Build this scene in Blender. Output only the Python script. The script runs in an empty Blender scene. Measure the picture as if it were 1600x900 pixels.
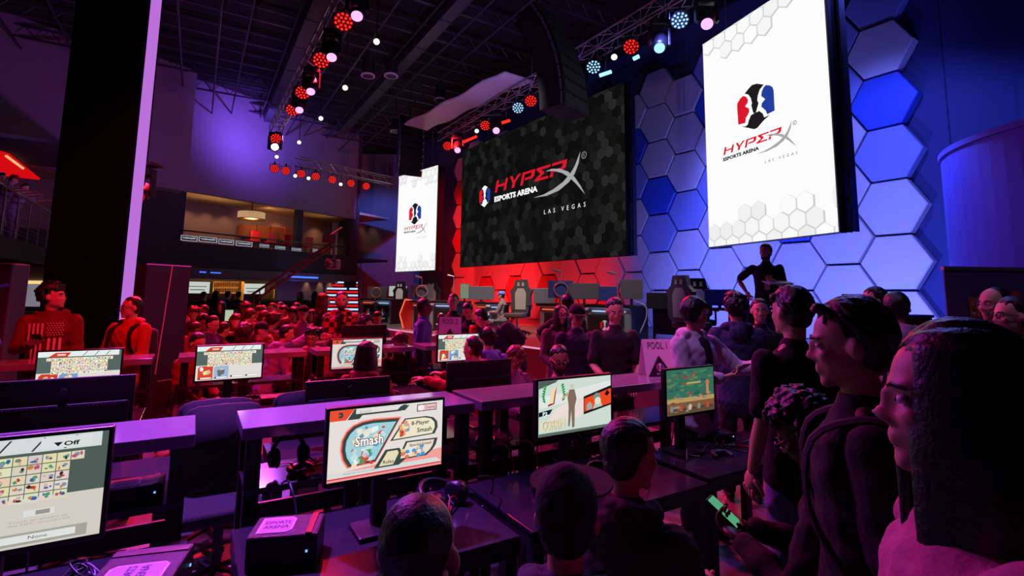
import bpy, bmesh, math, random
from mathutils import Vector, Matrix, noise
random.seed(7)
SC = bpy.context.scene
COL = SC.collection
PI = math.pi
def R(d): return math.radians(d)
def lin(c):
    return tuple((x/12.92 if x <= .04045 else ((x+.055)/1.055)**2.4) for x in c)

# ------------------------------------------------------------ camera
CAM_H = 1.85
F = 800.0
_th = math.atan(94/800.0); _ro = R(0.69)
_fwd = Vector((0, math.cos(_th), math.sin(_th)))
_up0 = Vector((0, -math.sin(_th), math.cos(_th)))
_rt0 = Vector((1, 0, 0))
_rt = _rt0*math.cos(_ro) + _up0*math.sin(_ro)
_up = _up0*math.cos(_ro) - _rt0*math.sin(_ro)
CC = Vector((0, 0, CAM_H))
cam_d = bpy.data.cameras.new('camera'); cam = bpy.data.objects.new('camera', cam_d); COL.objects.link(cam)
cam_d.sensor_width = 36; cam_d.lens = 18; cam_d.shift_y = -84/1600.0
cam_d.clip_start = .05; cam_d.clip_end = 200
cam.matrix_world = Matrix(((_rt.x, _up.x, -_fwd.x, CC.x), (_rt.y, _up.y, -_fwd.y, CC.y), (_rt.z, _up.z, -_fwd.z, CC.z), (0, 0, 0, 1)))
SC.camera = cam
def ray(px, py):
    d = _fwd + _rt*((px-800)/F) - _up*((py-366)/F)
    return d/d.y
def P(px, py, Y): return CC + ray(px, py)*Y            # the point at distance Y into the hall
def Pz(px, py, z):
    d = ray(px, py); return CC + d*((z-CAM_H)/d.z)
def Ppl(px, py, o, n):
    d = ray(px, py); return CC + d*((o-CC).dot(n)/d.dot(n))
UA = R(31.5)
U = Vector((math.cos(UA), math.sin(UA), 0)); V = Vector((-math.sin(UA), math.cos(UA), 0))
def UV(u, v, z=0): return U*u + V*v + Vector((0, 0, z))

# ------------------------------------------------------------ world, exposure
W = bpy.data.worlds.new('world'); SC.world = W; W.use_nodes = True
W.node_tree.nodes['Background'].inputs[0].default_value = (.30, .10, .62, 1)
W.node_tree.nodes['Background'].inputs[1].default_value = .008
SC.view_settings.view_transform = 'Standard'; SC.view_settings.look = 'None'
SC.view_settings.exposure = 0; SC.view_settings.gamma = 1; SC.view_settings.use_curve_mapping = False

# ------------------------------------------------------------ the hall's stage lights and added fills
def spot(name, loc, target, col, power, angle=50, blend=.6, size=.12):
    l = bpy.data.lights.new(name, 'SPOT'); l.color = col; l.energy = power
    l.spot_size = R(angle); l.spot_blend = blend; l.shadow_soft_size = size
    o = bpy.data.objects.new(name, l); COL.objects.link(o)
    o.location = loc
    o.rotation_euler = (Vector(target)-Vector(loc)).to_track_quat('-Z', 'Y').to_euler()
    return o
def area(name, loc, target, col, power, sx, sy):
    l = bpy.data.lights.new(name, 'AREA'); l.color = col; l.energy = power
    l.shape = 'RECTANGLE'; l.size = sx; l.size_y = sy
    o = bpy.data.objects.new(name, l); COL.objects.link(o)
    o.location = loc
    o.rotation_euler = (Vector(target)-Vector(loc)).to_track_quat('-Z', 'Y').to_euler()
    return o
RED = (1, .012, .03); MAG = (1, .03, .42); PUR = (.42, .06, 1); BLU = (.10, .14, 1); LAV = (.135, .16, 1); WARM = (1, .55, .2)
# blue wash on the right of the honeycomb wall, red wash on its left
spot('blue_wash_light', (5.6, 8.0, 7.6), (8.4, 11.2, 2.4), LAV, 1000, 95)
spot('blue_wash_light', (3.0, 9.8, 7.9), (6.4, 13.2, 3.4), LAV, 2100, 74)
spot('blue_floor_light', (5.2, 9.6, 1.1), (7.9, 12.6, 2.4), LAV, 800, 120)
spot('blue_floor_light', (6.4, 7.6, 1.1), (8.6, 10.6, 2.2), LAV, 700, 120)
spot('blue_floor_light', (3.3, 12.0, 1.1), (6.0, 14.4, 2.4), LAV, 700, 90)
spot('red_wash_light', (-2.6, 18.6, 7.8), (-.8, 22.8, 3.0), (1, .012, .016), 3000, 100)
spot('red_floor_light', (-2.3, 19.2, 1.1), (-1.4, 22.6, 2.8), (1, .012, .016), 1000, 120)
spot('red_floor_light', (0.3, 16.3, 1.1), (1.6, 19.4, 2.0), (1, .012, .016), 420, 120)
# stage and hall
spot('white_stage_light', (.2, 9.2, 7.9), (-.6, 13.6, 1.2), (1, .86, .8), 3600, 34)
spot('white_stage_light', (.6, 4.6, 7.9), (2.1, 10.9, 1.2), (1, .84, .84), 1500, 24)
spot('lavender_fill', (-1.6, 2.4, 7.9), (1.7, 4.4, 1.3), (.62, .34, 1), 700, 26)  # unseen spot added to lighten the pale hoodie
spot('white_stage_light', (-4.2, 15.0, 7.9), (-3.2, 15.6, .9), (1, .8, .7), 2000, 55)
spot('red_crowd_light', (-7.6, 13.0, 9.3), (-4.4, 9.6, .6), RED, 11000, 62)
spot('red_crowd_light', (-4.9, 14.5, 9.2), (-3.2, 9.6, .8), (1, .012, .04), 8500, 62)
spot('red_front_light', (-1.0, 2.2, 7.8), (-4.4, 6.4, 1.4), RED, 2800, 42)
spot('magenta_hall_light', (-3.6, 9.6, 9.3), (.0, 5.0, .6), MAG, 1900, 48)
spot('magenta_hall_light', (-5.5, 8.2, 7.8), (1.6, 3.9, .6), (1, .04, .5), 420, 50)
spot('purple_hall_light', (-3.6, 4.2, 7.8), (-2.0, 2.4, 1.0), (.42, .09, 1), 7500, 34)
spot('magenta_fill', (-2.2, 1.4, 7.9), (.3, 5.9, 1.2), (1, .07, .42), 900, 30)  # extra spot added so the faces by the stage read
spot('purple_hall_light', (-6.6, 9.6, 7.8), (-1.5, 5.2, .9), (.45, .07, 1), 1500, 50)
spot('purple_hall_light', (-8.8, 19.2, 7.7), (-1.0, 6.0, .9), (.5, .08, 1), 2500, 60)
spot('blue_hall_light', (4.4, 7.4, 7.8), (2.0, 3.6, .8), (.22, .2, 1), 520, 60)
spot('red_floor_glow_light', (1.6, 7.0, 3.2), (.6, 3.0, 0), RED, 240, 110)
spot('blue_cylinder_light', (5.6, 8.6, 5.4), (6.9, 7.6, 2.6), (.12, .15, 1), 420, 80)
spot('truss_fill', (3.2, 5.2, 6.0), (2.6, 10.5, 8.2), (.7, .55, 1), 200, 90, 1)  # these unseen spots are added to brighten the trusses
spot('truss_fill', (-3.0, 12.5, 6.0), (-6.0, 15.5, 8.0), (1, .35, .8), 260, 90, 1)
spot('truss_fill', (-7.5, 19.5, 5.6), (-7.0, 22.5, 7.4), (1, .45, .5), 180, 90, 1)
# added violet spots standing in for the haze glow on the far upper wall
spot('violet_haze_fill', P(420, 215, 20.2), P(372, 190, 24), (.24, .12, 1), 900, 150, 1)
spot('violet_haze_fill', P(300, 330, 12.0), P(250, 60, 18), (.5, .12, .8), 750, 120, 1)
spot('banner_fill', (3.0, 1.9, 6.4), (4.0, 4.3, 1.6), (.55, .4, 1), 170, 34)  # added fill, makes the banner lettering visible
spot('ceiling_grid_fill', P(700, 330, 11), P(800, 40, 12), (.25, .22, 1), 500, 120, 1)  # uplights added in mid-air to bring out ceiling grid and trusses
spot('ceiling_grid_fill', P(520, 330, 12), P(520, 60, 13), (.6, .10, .5), 200, 120, 1)

# ------------------------------------------------------------ materials
_m = {}
def mat(name, col, rough=.6, metal=0, bump=0, scale=30, var=.12):
    if name in _m: return _m[name]
    m = bpy.data.materials.new(name); m.use_nodes = True; nt = m.node_tree
    b = nt.nodes['Principled BSDF']; L = nt.links
    c = lin(col)
    tc = nt.nodes.new('ShaderNodeTexCoord'); n = nt.nodes.new('ShaderNodeTexNoise')
    n.inputs['Scale'].default_value = scale; n.inputs['Detail'].default_value = 3
    L.new(tc.outputs['Object'], n.inputs['Vector'])
    mx = nt.nodes.new('ShaderNodeMix'); mx.data_type = 'RGBA'
    mx.inputs[6].default_value = (*[x*(1-var) for x in c], 1)
    mx.inputs[7].default_value = (*[min(1, x*(1+var)) for x in c], 1)
    L.new(n.outputs['Fac'], mx.inputs[0]); L.new(mx.outputs[2], b.inputs['Base Color'])
    b.inputs['Roughness'].default_value = rough; b.inputs['Metallic'].default_value = metal
    if bump:
        bp = nt.nodes.new('ShaderNodeBump'); bp.inputs['Strength'].default_value = bump
        bp.inputs['Distance'].default_value = .01
        L.new(n.outputs['Fac'], bp.inputs['Height']); L.new(bp.outputs[0], b.inputs['Normal'])
    _m[name] = m; return m
def em(col, st=1.0, name=None):
    k = name or 'glow_%02x%02x%02x_%g' % (*[int(x*255) for x in col], st)
    if k in _m: return _m[k]
    m = bpy.data.materials.new(k); m.use_nodes = True; nt = m.node_tree
    nt.nodes.clear()
    e = nt.nodes.new('ShaderNodeEmission'); o = nt.nodes.new('ShaderNodeOutputMaterial')
    e.inputs[0].default_value = (*lin(col), 1); e.inputs[1].default_value = st
    nt.links.new(e.outputs[0], o.inputs[0]); _m[k] = m; return m
BLACK = mat('black_plastic', (.10, .10, .11), .38)
BLACKM = mat('black_steel', (.11, .10, .12), .42, .3)
DARK = mat('dark_paint', (.13, .11, .14), .75)
STEEL = mat('truss_aluminium', (.62, .60, .64), .38, .85)
GLOSS = mat('glossy_counter', (.60, .58, .64), .11, .25, 0, 6, .06)
DESK = mat('glossy_desk', (.21, .19, .23), .13, .2, 0, 6, .06)
CHAIRF = mat('chair_fabric', (.14, .13, .16), .85, 0, .3, 200)
def floor_mat():
    m = bpy.data.materials.new('tiled_floor'); m.use_nodes = True; nt = m.node_tree; b = nt.nodes['Principled BSDF']
    tc = nt.nodes.new('ShaderNodeTexCoord'); mp = nt.nodes.new('ShaderNodeMapping')
    mp.inputs['Rotation'].default_value = (0, 0, UA)
    br = nt.nodes.new('ShaderNodeTexBrick'); br.offset = 0
    br.inputs['Scale'].default_value = 1; br.inputs['Brick Width'].default_value = .9; br.inputs['Row Height'].default_value = .9
    br.inputs['Mortar Size'].default_value = .012
    br.inputs['Color1'].default_value = (.17, .16, .18, 1); br.inputs['Color2'].default_value = (.20, .19, .21, 1)
    br.inputs['Mortar'].default_value = (.40, .38, .40, 1)
    nt.links.new(tc.outputs['Object'], mp.inputs[0]); nt.links.new(mp.outputs[0], br.inputs[0])
    nt.links.new(br.outputs[0], b.inputs['Base Color']); b.inputs['Roughness'].default_value = .3
    return m
FLOORM = floor_mat()

# ------------------------------------------------------------ mesh building
class MB:
    def __init__(s): s.bm = bmesh.new(); s.mi = 0; s.mats = []
    def m(s, mt):
        if mt not in s.mats: s.mats.append(mt)
        s.mi = s.mats.index(mt)
        if s.mi and not s.bm.faces.layers.int.get('done'):
            ly = s.bm.faces.layers.int.new('done')
            for f in s.bm.faces: f[ly] = 1
        return s
    def _tag(s, n0):
        ly = s.bm.faces.layers.int.get('done')
        if not ly: return
        for f in s.bm.faces:
            if not f[ly]: f.material_index = s.mi; f[ly] = 1
    def box(s, c, sz, rot=None, bev=0):
        n0 = len(s.bm.faces)
        M = Matrix.Translation(c) @ (rot if rot is not None else Matrix.Identity(4)) @ Matrix.Diagonal((*sz, 1))
        r = bmesh.ops.create_cube(s.bm, size=1, matrix=M)
        if bev:
            ed = list({e for v in r['verts'] for e in v.link_edges})
            bmesh.ops.bevel(s.bm, geom=ed, offset=bev, segments=2, affect='EDGES', profile=.5)
        s._tag(n0); return s
    def ell(s, c, r, M=None, sub=2, rot=None):
        n0 = len(s.bm.faces)
        if not hasattr(r, '__len__'): r = (r, r, r)
        T = Matrix.Translation(c) @ (rot if rot is not None else Matrix.Identity(4)) @ Matrix.Diagonal((*r, 1))
        if M is not None: T = M @ T
        bmesh.ops.create_icosphere(s.bm, subdivisions=sub, radius=1, matrix=T)
        s._tag(n0); return s
    def cyl(s, a, b, r0, r1=None, n=12, caps=True):
        a = Vector(a); b = Vector(b); r1 = r0 if r1 is None else r1
        n0 = len(s.bm.faces); d = b-a
        M = Matrix.Translation((a+b)/2) @ d.to_track_quat('Z', 'Y').to_matrix().to_4x4()
        bmesh.ops.create_cone(s.bm, cap_ends=caps, segments=n, radius1=r0, radius2=r1, depth=d.length, matrix=M)
        s._tag(n0); return s
    def loft(s, pts, rad, ref=Vector((1, 0, 0)), n=12, cap=True):
        n0 = len(s.bm.faces)
        pts = [Vector(p) for p in pts]; rad = [(r if hasattr(r, '__len__') else (r, r)) for r in rad]
        if cap:
            d0 = (pts[0]-pts[1]).normalized(); d1 = (pts[-1]-pts[-2]).normalized()
            m0 = min(rad[0]); m1 = min(rad[-1])
            pts = [pts[0]+d0*m0*.95, pts[0]+d0*m0*.6] + pts + [pts[-1]+d1*m1*.6, pts[-1]+d1*m1*.95]
            rad = [tuple(x*.25 for x in rad[0]), tuple(x*.78 for x in rad[0])] + rad + [tuple(x*.78 for x in rad[-1]), tuple(x*.25 for x in rad[-1])]
        rings = []
        for i, p in enumerate(pts):
            t = (pts[min(i+1, len(pts)-1)]-pts[max(i-1, 0)]).normalized()
            x = ref - t*ref.dot(t)
            if x.length < .05: x = Vector((0, 1, 0)) - t*t.y
            x.normalize(); y = t.cross(x)
            rings.append([s.bm.verts.new(p + x*math.cos(2*PI*k/n)*rad[i][0] + y*math.sin(2*PI*k/n)*rad[i][1]) for k in range(n)])
        for a, b in zip(rings, rings[1:]):
            for k in range(n): s.bm.faces.new((a[k], a[(k+1) % n], b[(k+1) % n], b[k]))
        s.bm.faces.new(list(reversed(rings[0]))); s.bm.faces.new(rings[-1])
        s._tag(n0); return s
    def tube(s, pts, r, n=6): return s.loft(smooth(pts), [r]*len(smooth(pts)), n=n, cap=False, ref=Vector((.3, .2, 1)))
    def prism(s, pts2, y0, y1, M=None):
        """polygon in x,z extruded along y"""
        n0 = len(s.bm.faces); M = M or Matrix.Identity(4)
        a = [s.bm.verts.new(M @ Vector((x, y0, z))) for x, z in pts2]; b = [s.bm.verts.new(M @ Vector((x, y1, z))) for x, z in pts2]
        k = len(pts2)
        s.bm.faces.new(a); s.bm.faces.new(list(reversed(b)))
        for i in range(k): s.bm.faces.new((a[i], b[i], b[(i+1) % k], a[(i+1) % k]))
        s._tag(n0); return s
    def quad(s, *ps):
        n0 = len(s.bm.faces); s.bm.faces.new([s.bm.verts.new(Vector(p)) for p in ps]); s._tag(n0); return s
    def build(s, name, mt=None, parent=None, sm=False, loc=None, rz=None):
        bmesh.ops.recalc_face_normals(s.bm, faces=s.bm.faces)
        me = bpy.data.meshes.new(name); s.bm.to_mesh(me); s.bm.free()
        for x in (s.mats or [mt or BLACK]): me.materials.append(x)
        if sm:
            for p in me.polygons: p.use_smooth = True
        o = bpy.data.objects.new(name, me); COL.objects.link(o)
        if parent: o.parent = parent
        if loc is not None: o.location = loc
        if rz is not None: o.rotation_euler = (0, 0, rz)
        return o
def smooth(pts, k=4):
    pts = [Vector(p) for p in pts]
    if len(pts) < 3: return pts
    out = []
    for i in range(len(pts)-1):
        p0, p1, p2, p3 = pts[max(i-1, 0)], pts[i], pts[i+1], pts[min(i+2, len(pts)-1)]
        for j in range(k):
            t = j/k
            out.append(.5*((2*p1)+(p2-p0)*t+(2*p0-5*p1+4*p2-p3)*t*t+(3*p1-p0-3*p2+p3)*t**3))
    out.append(pts[-1]); return out
def tag(o, label=None, cat=None, group=None, kind=None):
    if label: o['label'] = label
    if cat: o['category'] = cat
    if group: o['group'] = group
    if kind: o['kind'] = kind
    return o
def thing(name, label, cat, loc=(0, 0, 0), rz=0, group=None):
    o = bpy.data.objects.new(name, None); COL.objects.link(o); o.empty_display_size = .1
    o.location = loc; o.rotation_euler = (0, 0, rz); return tag(o, label, cat, group)
def struct(o): o['kind'] = 'structure'; return o
def dup(root, label=None, loc=None, rz=None, group=None):
    r = root.copy(); COL.objects.link(r)
    if label: r['label'] = label
    if group: r['group'] = group
    if loc is not None: r.location = loc
    if rz is not None: r.rotation_euler = (0, 0, rz)
    for ch in list(root.children):
        c = ch.copy(); COL.objects.link(c); c.parent = r
        for g in ch.children:
            d = g.copy(); COL.objects.link(d); d.parent = c
    return r
ORD = ['first', 'second', 'third', 'fourth', 'fifth', 'sixth', 'seventh', 'eighth', 'ninth', 'tenth', 'eleventh', 'twelfth', 'thirteenth', 'fourteenth', 'fifteenth', 'sixteenth', 'seventeenth', 'eighteenth', 'nineteenth', 'twentieth']

# ---- flat graphics for screens and signs (x right, z up, facing -y)
_txt = {}
def text_geo(body, shear=0, bold=0, sp=1):
    k = (body, shear, bold, sp)
    if k in _txt: return _txt[k]
    c = bpy.data.curves.new('t', 'FONT'); c.body = body; c.size = 1; c.shear = shear; c.offset = bold; c.space_character = sp
    c.resolution_u = 2
    o = bpy.data.objects.new('t', c); COL.objects.link(o)
    dg = bpy.context.evaluated_depsgraph_get(); me = o.evaluated_get(dg).to_mesh()
    vs = [(v.co.x, v.co.y) for v in me.vertices]; fs = [tuple(p.vertices) for p in me.polygons]
    o.evaluated_get(dg).to_mesh_clear(); bpy.data.objects.remove(o); bpy.data.curves.remove(c)
    x0 = min(v[0] for v in vs); x1 = max(v[0] for v in vs); y0 = min(v[1] for v in vs); y1 = max(v[1] for v in vs)
    vs = [((x-x0)/(x1-x0), (y-y0)/(y1-y0)) for x, y in vs]
    _txt[k] = (vs, fs, (x1-x0)/(y1-y0)); return _txt[k]
class G:
    def __init__(s, w, h, emit=True, st=1.0, eps=.0012):
        s.w, s.h = w, h; s.v = []; s.f = []; s.fm = []; s.mats = []; s.emit = emit; s.st = st; s.eps = eps; s.lay = 0
    def M(s, col, st=None):
        m = em(col, s.st if st is None else st) if s.emit else mat('print_%02x%02x%02x' % tuple(int(x*255) for x in col), col, .6)
        if m not in s.mats: s.mats.append(m)
        return s.mats.index(m)
    def poly(s, pts, col, lay=1, st=None, n=True):
        b = len(s.v); kx, kz = (s.w, s.h) if n else (1, 1)
        s.v += [(x*kx, -lay*s.eps, z*kz) for x, z in pts]; s.f.append(tuple(range(b, b+len(pts)))); s.fm.append(s.M(col, st))
    def rect(s, x0, z0, x1, z1, col, lay=1, st=None, sk=0):
        s.poly([(x0, z0), (x1, z0), (x1+sk, z1), (x0+sk, z1)], col, lay, st)
    def oval(s, cx, cz, rx, rz, col, lay=1, n=20, st=None):
        s.poly([(cx+rx*math.cos(2*PI*i/n), cz+rz*math.sin(2*PI*i/n)) for i in range(n)], col, lay, st)
    def text(s, body, x0, z0, x1, z1, col, lay=3, shear=0, bold=0, sp=1, st=None, quadp=None):
        vs, fs, asp = text_geo(body, shear, bold, sp); b = len(s.v); mi = s.M(col, st)
        for x, y in vs: s.v.append(((x0+(x1-x0)*x)*s.w, -lay*s.eps, (z0+(z1-z0)*y)*s.h))
        for f in fs: s.f.append(tuple(b+i for i in f)); s.fm.append(mi)
    def build(s, name, parent, loc=(0, 0, 0)):
        me = bpy.data.meshes.new(name); me.from_pydata(s.v, [], s.f)
        for m in s.mats: me.materials.append(m)
        for p, i in zip(me.polygons, s.fm): p.material_index = i
        o = bpy.data.objects.new(name, me); COL.objects.link(o); o.parent = parent; o.location = loc
        return o
# ================================================================ the hall
m = MB(); m.box((0, 14, -.05), (46, 44, .1)); struct(m.build('floor', FLOORM))
CEIL = 10.4
m = MB(); m.box((0, 14, CEIL+.15), (46, 44, .3)); struct(m.build('ceiling', mat('ceiling_black', (.06, .05, .07), .85, 0, .4, 3, .5)))
WALLP = mat('wall_paint', (.46, .40, .48), .9, 0, .15, 60)
WALLD = mat('wall_dark', (.17, .15, .19), .85, 0, .2, 20, .25)
def wallseg(name, a, b, z0, z1, mt, th=.2):
    a = Vector((*a, 0)); b = Vector((*b, 0)); d = b-a
    n = Vector((-d.y, d.x, 0)).normalized()*(th/2)
    if n.dot(-(a+b)/2) > 0: n = -n
    mm = MB(); mm.box((a+b)/2+n+Vector((0, 0, (z0+z1)/2)), (d.length, th, z1-z0), Matrix.Rotation(math.atan2(d.y, d.x), 4, 'Z'))
    return struct(mm.build(name, mt))
P1 = Vector((-12.8, 20, 0)); P2 = Vector((-8.5, 27, 0)); WD = (P2-P1).normalized(); WN = Vector((-WD.y, WD.x, 0))
WANG = math.atan2(WD.y, WD.x)
def WP(t, n=0, z=0): return P1 + WD*t + WN*n + Vector((0, 0, z))   # along the back wall, into it, up
WL = (P2-P1).length
# back wall: upper part, band between the floors, lower pieces
wallseg('wall_back', WP(-9)[:2], WP(WL+.2)[:2], 5.75, CEIL, WALLP)
wallseg('wall_mezzanine_front', WP(-9)[:2], WP(WL+.2)[:2], 2.65, 3.75, WALLD, .35)
wallseg('wall_mezzanine_back', WP(-9, 4.2)[:2], WP(WL+2, 4.2)[:2], 3.6, 6.2, mat('mezzanine_paint', (.50, .40, .46), .8))
m = MB(); m.box(WP(0, 2.3, 3.66), (22, 4.4, .12), Matrix.Rotation(WANG, 4, 'Z')); struct(m.build('mezzanine_floor', WALLD))
m = MB(); m.box(WP(0, 2.3, 6.12), (22, 4.4, .12), Matrix.Rotation(WANG, 4, 'Z')); struct(m.build('mezzanine_ceiling', mat('cream_soffit', (.72, .62, .52), .8)))
for i, (t0, t1) in enumerate([(-2.6, -.1), (WL-.05, WL+.45), (4.95, 5.25)]):
    m = MB(); m.box(WP((t0+t1)/2, .2, 4.9 if i != 1 else 4.2), (t1-t0, .34 if i < 2 else .3, 2.3 if i != 1 else 8.4), Matrix.Rotation(WANG, 4, 'Z')); struct(m.build('trim_%d' % (i+1), WALLD))
m = MB(); m.box(WP(-1.6, -.35, 8.0), (2.3, .7, 4.8), Matrix.Rotation(WANG, 4, 'Z')); struct(m.build('trim_4', WALLP))  # box added where the wall shows only shading
# lower floor: bar recess back wall and partition
wallseg('wall_bar', WP(-6, 2.6)[:2], WP(WL+1, 2.6)[:2], 0, 2.75, mat('bar_wall', (.30, .24, .26), .7))
wallseg('wall_washed', WP(4.7, .9)[:2], WP(WL+.1, .9)[:2], 0, 2.7, mat('washed_wall', (.62, .55, .58), .7))
# left side wall and its gallery
wallseg('wall_left', (-12.6, 6.0), (-18.8, 16.0), 0, CEIL, WALLP)
wallseg('wall_right', (8.25+2.6, 11-3.9), (8.25+6.5, 11-3.6), 0, CEIL, mat('black_curtain', (.08, .06, .10), .95, 0, .3, 20, .3))
wallseg('wall_stage_left', (-11, 31), (-3.0, 31), 0, CEIL, mat('alcove_paint', (.55, .55, .62), .8))
wallseg('wall_stage_return', (-8.4, 27.2), (-10.6, 31), 0, CEIL, WALLD)
spot('alcove_light', (-7.2, 26.5, 7.4), (-8.2, 31, 4.5), (.12, .18, 1), 420, 90)
for x in (-9.9, -9.2, -8.5):
    spot('alcove_down_light', (x, 30.55, 6.6), (x, 30.85, 4.0), WARM, 22, 50, .8, .05)
# stage
ST = .88
se = [(4.9, 4.1), (.5, 9.3), (-2.63, 13.0), (-4.3, 14.95), (-8.6, 22.6), (-6.6, 29.2), (-4.5, 28.6), (9.4, 10.0), (10.8, 7.4)]
m = MB(); a = [m.bm.verts.new((x, y, 0)) for x, y in se]; b = [m.bm.verts.new((x, y, ST)) for x, y in se]
m.bm.faces.new(b); m.bm.faces.new(list(reversed(a)))
for i in range(len(se)): m.bm.faces.new((a[i], a[(i+1) % len(se)], b[(i+1) % len(se)], b[i]))
struct(m.build('floor_stage', mat('stage_deck', (.34, .30, .30), .32, 0, .05, 5, .25)))
m = MB()
for i in range(0, 3):
    p, q = Vector((*se[i], ST+.012)), Vector((*se[i+1], ST+.012)); d = (q-p).normalized()
    m.box((p+q)/2+Vector((-d.y, d.x, 0))*-.03, ((q-p).length, .035, .03), Matrix.Rotation(math.atan2(d.y, d.x), 4, 'Z'))
tag(m.build('stage_edge_light', em((.95, .62, .80), .9)), 'thin glowing light strip along the front lip of the stage', 'light strip')

# ---------------------------------------------------------------- honeycomb wall
S_ = 1.2
def wall_pt(t):
    """t metres leftwards along the honeycomb wall from its right-hand column; gentle bow"""
    # heading turns slowly from 34 to 41 degrees
    x, y = 8.25, 11.0; n = 40; 
    h0 = 34.0
    if t < 0: a = R(h0); return Vector((x-math.sin(a)*t, y+math.cos(a)*t, 0)), a
    for i in range(n):
        a = R(h0 + 7.0*min(1, (t*(i+.5)/n)/17)); x -= math.sin(a)*t/n; y += math.cos(a)*t/n
    return Vector((x, y, 0)), a
HB = mat('honeycomb_backing', (.20, .23, .42), .9)
for i in range(-3, 21):
    (p, a), (q, a2) = wall_pt(i*1.04), wall_pt((i+1)*1.04)
    n = Vector((math.cos(a), math.sin(a), 0))
    m = MB(); m.box((p+q)/2+n*.36+Vector((0, 0, CEIL/2)), ((q-p).length+.03, .2, CEIL), Matrix.Rotation(math.atan2((q-p).y, (q-p).x), 4, 'Z'))
    struct(m.build('wall_stage', HB))
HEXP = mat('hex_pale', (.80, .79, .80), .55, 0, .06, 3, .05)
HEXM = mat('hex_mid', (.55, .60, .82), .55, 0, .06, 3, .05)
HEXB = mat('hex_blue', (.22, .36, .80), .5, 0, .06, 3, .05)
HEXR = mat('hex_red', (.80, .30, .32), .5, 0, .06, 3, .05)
RIM = mat('hex_rim', (.86, .86, .88), .4)
zph = P(1382, 240, 11.0).z % S_
def hex_mesh(depth):
    mm = MB(); r = S_/math.sqrt(3)*.958
    pts = [(r*math.cos(PI/3*k), r*math.sin(PI/3*k)) for k in range(6)]
    mm.m(HEXP); mm.prism(pts, -depth, .22)
    ed = [e for e in mm.bm.edges if all(abs(v.co.y+depth) < 1e-5 for v in e.verts)]
    bmesh.ops.bevel(mm.bm, geom=ed, offset=.02, segments=1, affect='EDGES')
    mm.m(HEXP); return mm
hexcol = {}
rr = random.Random(3)
def shade(k, j): return ((k*37+j*61+k*j*17) % 7)
dark_px = [(1375, 155), (1060, 180), (1000, 95), (1040, 275), (995, 215)]
for k in range(-1, 18):
    p, a = wall_pt(k*1.04-.0)
    if k == -1: continue
    for j in range(0, 9):
        z = zph + S_*j + (0 if k % 2 == 0 else S_/2)
        if z < ST-.3 or z > CEIL-1.25: continue
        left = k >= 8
        # hidden wholly behind the big screens: leave out
        if 9 <= k <= 14 and 2.9+1.0 < z < 6.6: continue
        dp = [.0, .03, .06, .01, .05][shade(k, j) % 5]
        mm = hex_mesh(dp)
        q = shade(k+1, j+2)
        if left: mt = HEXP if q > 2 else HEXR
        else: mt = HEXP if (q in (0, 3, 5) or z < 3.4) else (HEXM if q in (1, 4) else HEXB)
        mm.mats = [mt]
        for v in mm.bm.verts: v.co.z = max(v.co.z, ST+.015-z)
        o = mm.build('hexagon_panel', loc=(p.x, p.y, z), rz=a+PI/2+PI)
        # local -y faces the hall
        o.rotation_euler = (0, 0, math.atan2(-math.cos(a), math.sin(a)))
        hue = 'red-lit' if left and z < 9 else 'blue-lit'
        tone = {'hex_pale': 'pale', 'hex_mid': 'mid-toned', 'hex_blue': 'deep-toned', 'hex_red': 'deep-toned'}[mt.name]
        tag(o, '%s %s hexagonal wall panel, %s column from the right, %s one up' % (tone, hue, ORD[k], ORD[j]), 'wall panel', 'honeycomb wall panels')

# ---------------------------------------------------------------- LED screens
def screen_frame(name, label, Lp, Rp, z0, z1, group=None):
    L = Vector((Lp[0], Lp[1], z0)); Rr = Vector((Rp[0], Rp[1], z0)); d = (Rr-L); w = math.hypot(d.x, d.y); h = z1-z0
    t = thing(name, label, 'screen', L, math.atan2(d.y, d.x), group)
    b = MB(); b.box((w/2, .09, h/2), (w+.02, .16, h+.02)); b.build('screen_cabinet', BLACKM, t)
    fr = MB()
    for k in range(int(h/.5)+1):
        z = min(h-.05, k*.5+.05); fr.box((w+.06, .2, z), (.12, .1, .05)); 
    fr.box((w+.13, .2, h/2), (.04, .14, h)); fr.box((w+.02, .2, h/2), (.04, .14, h)); fr.build('rigging_frame', mat('rig_blue_black', (.16, .16, .22), .5, .5), t)
    for x in (w*.2, w*.8):
        hg = MB(); hg.cyl((x, .12, h), (x, .12, CEIL-z0-.02), .012, n=6); hg.build('hanging_wire', STEEL, t)
    return t, w, h, L, math.atan2(d.y, d.x)
def loc2d(px, py, L, ang):
    n = Vector((-math.sin(ang), math.cos(ang), 0)); p = Ppl(px, py, L, n)-L
    return p.dot(Vector((math.cos(ang), math.sin(ang), 0))), p.z
def hexring(cx, cz, r, rot=30): return [(cx+r*math.cos(R(60*i+rot)), cz+r*math.sin(R(60*i+rot))) for i in range(6)]

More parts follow.
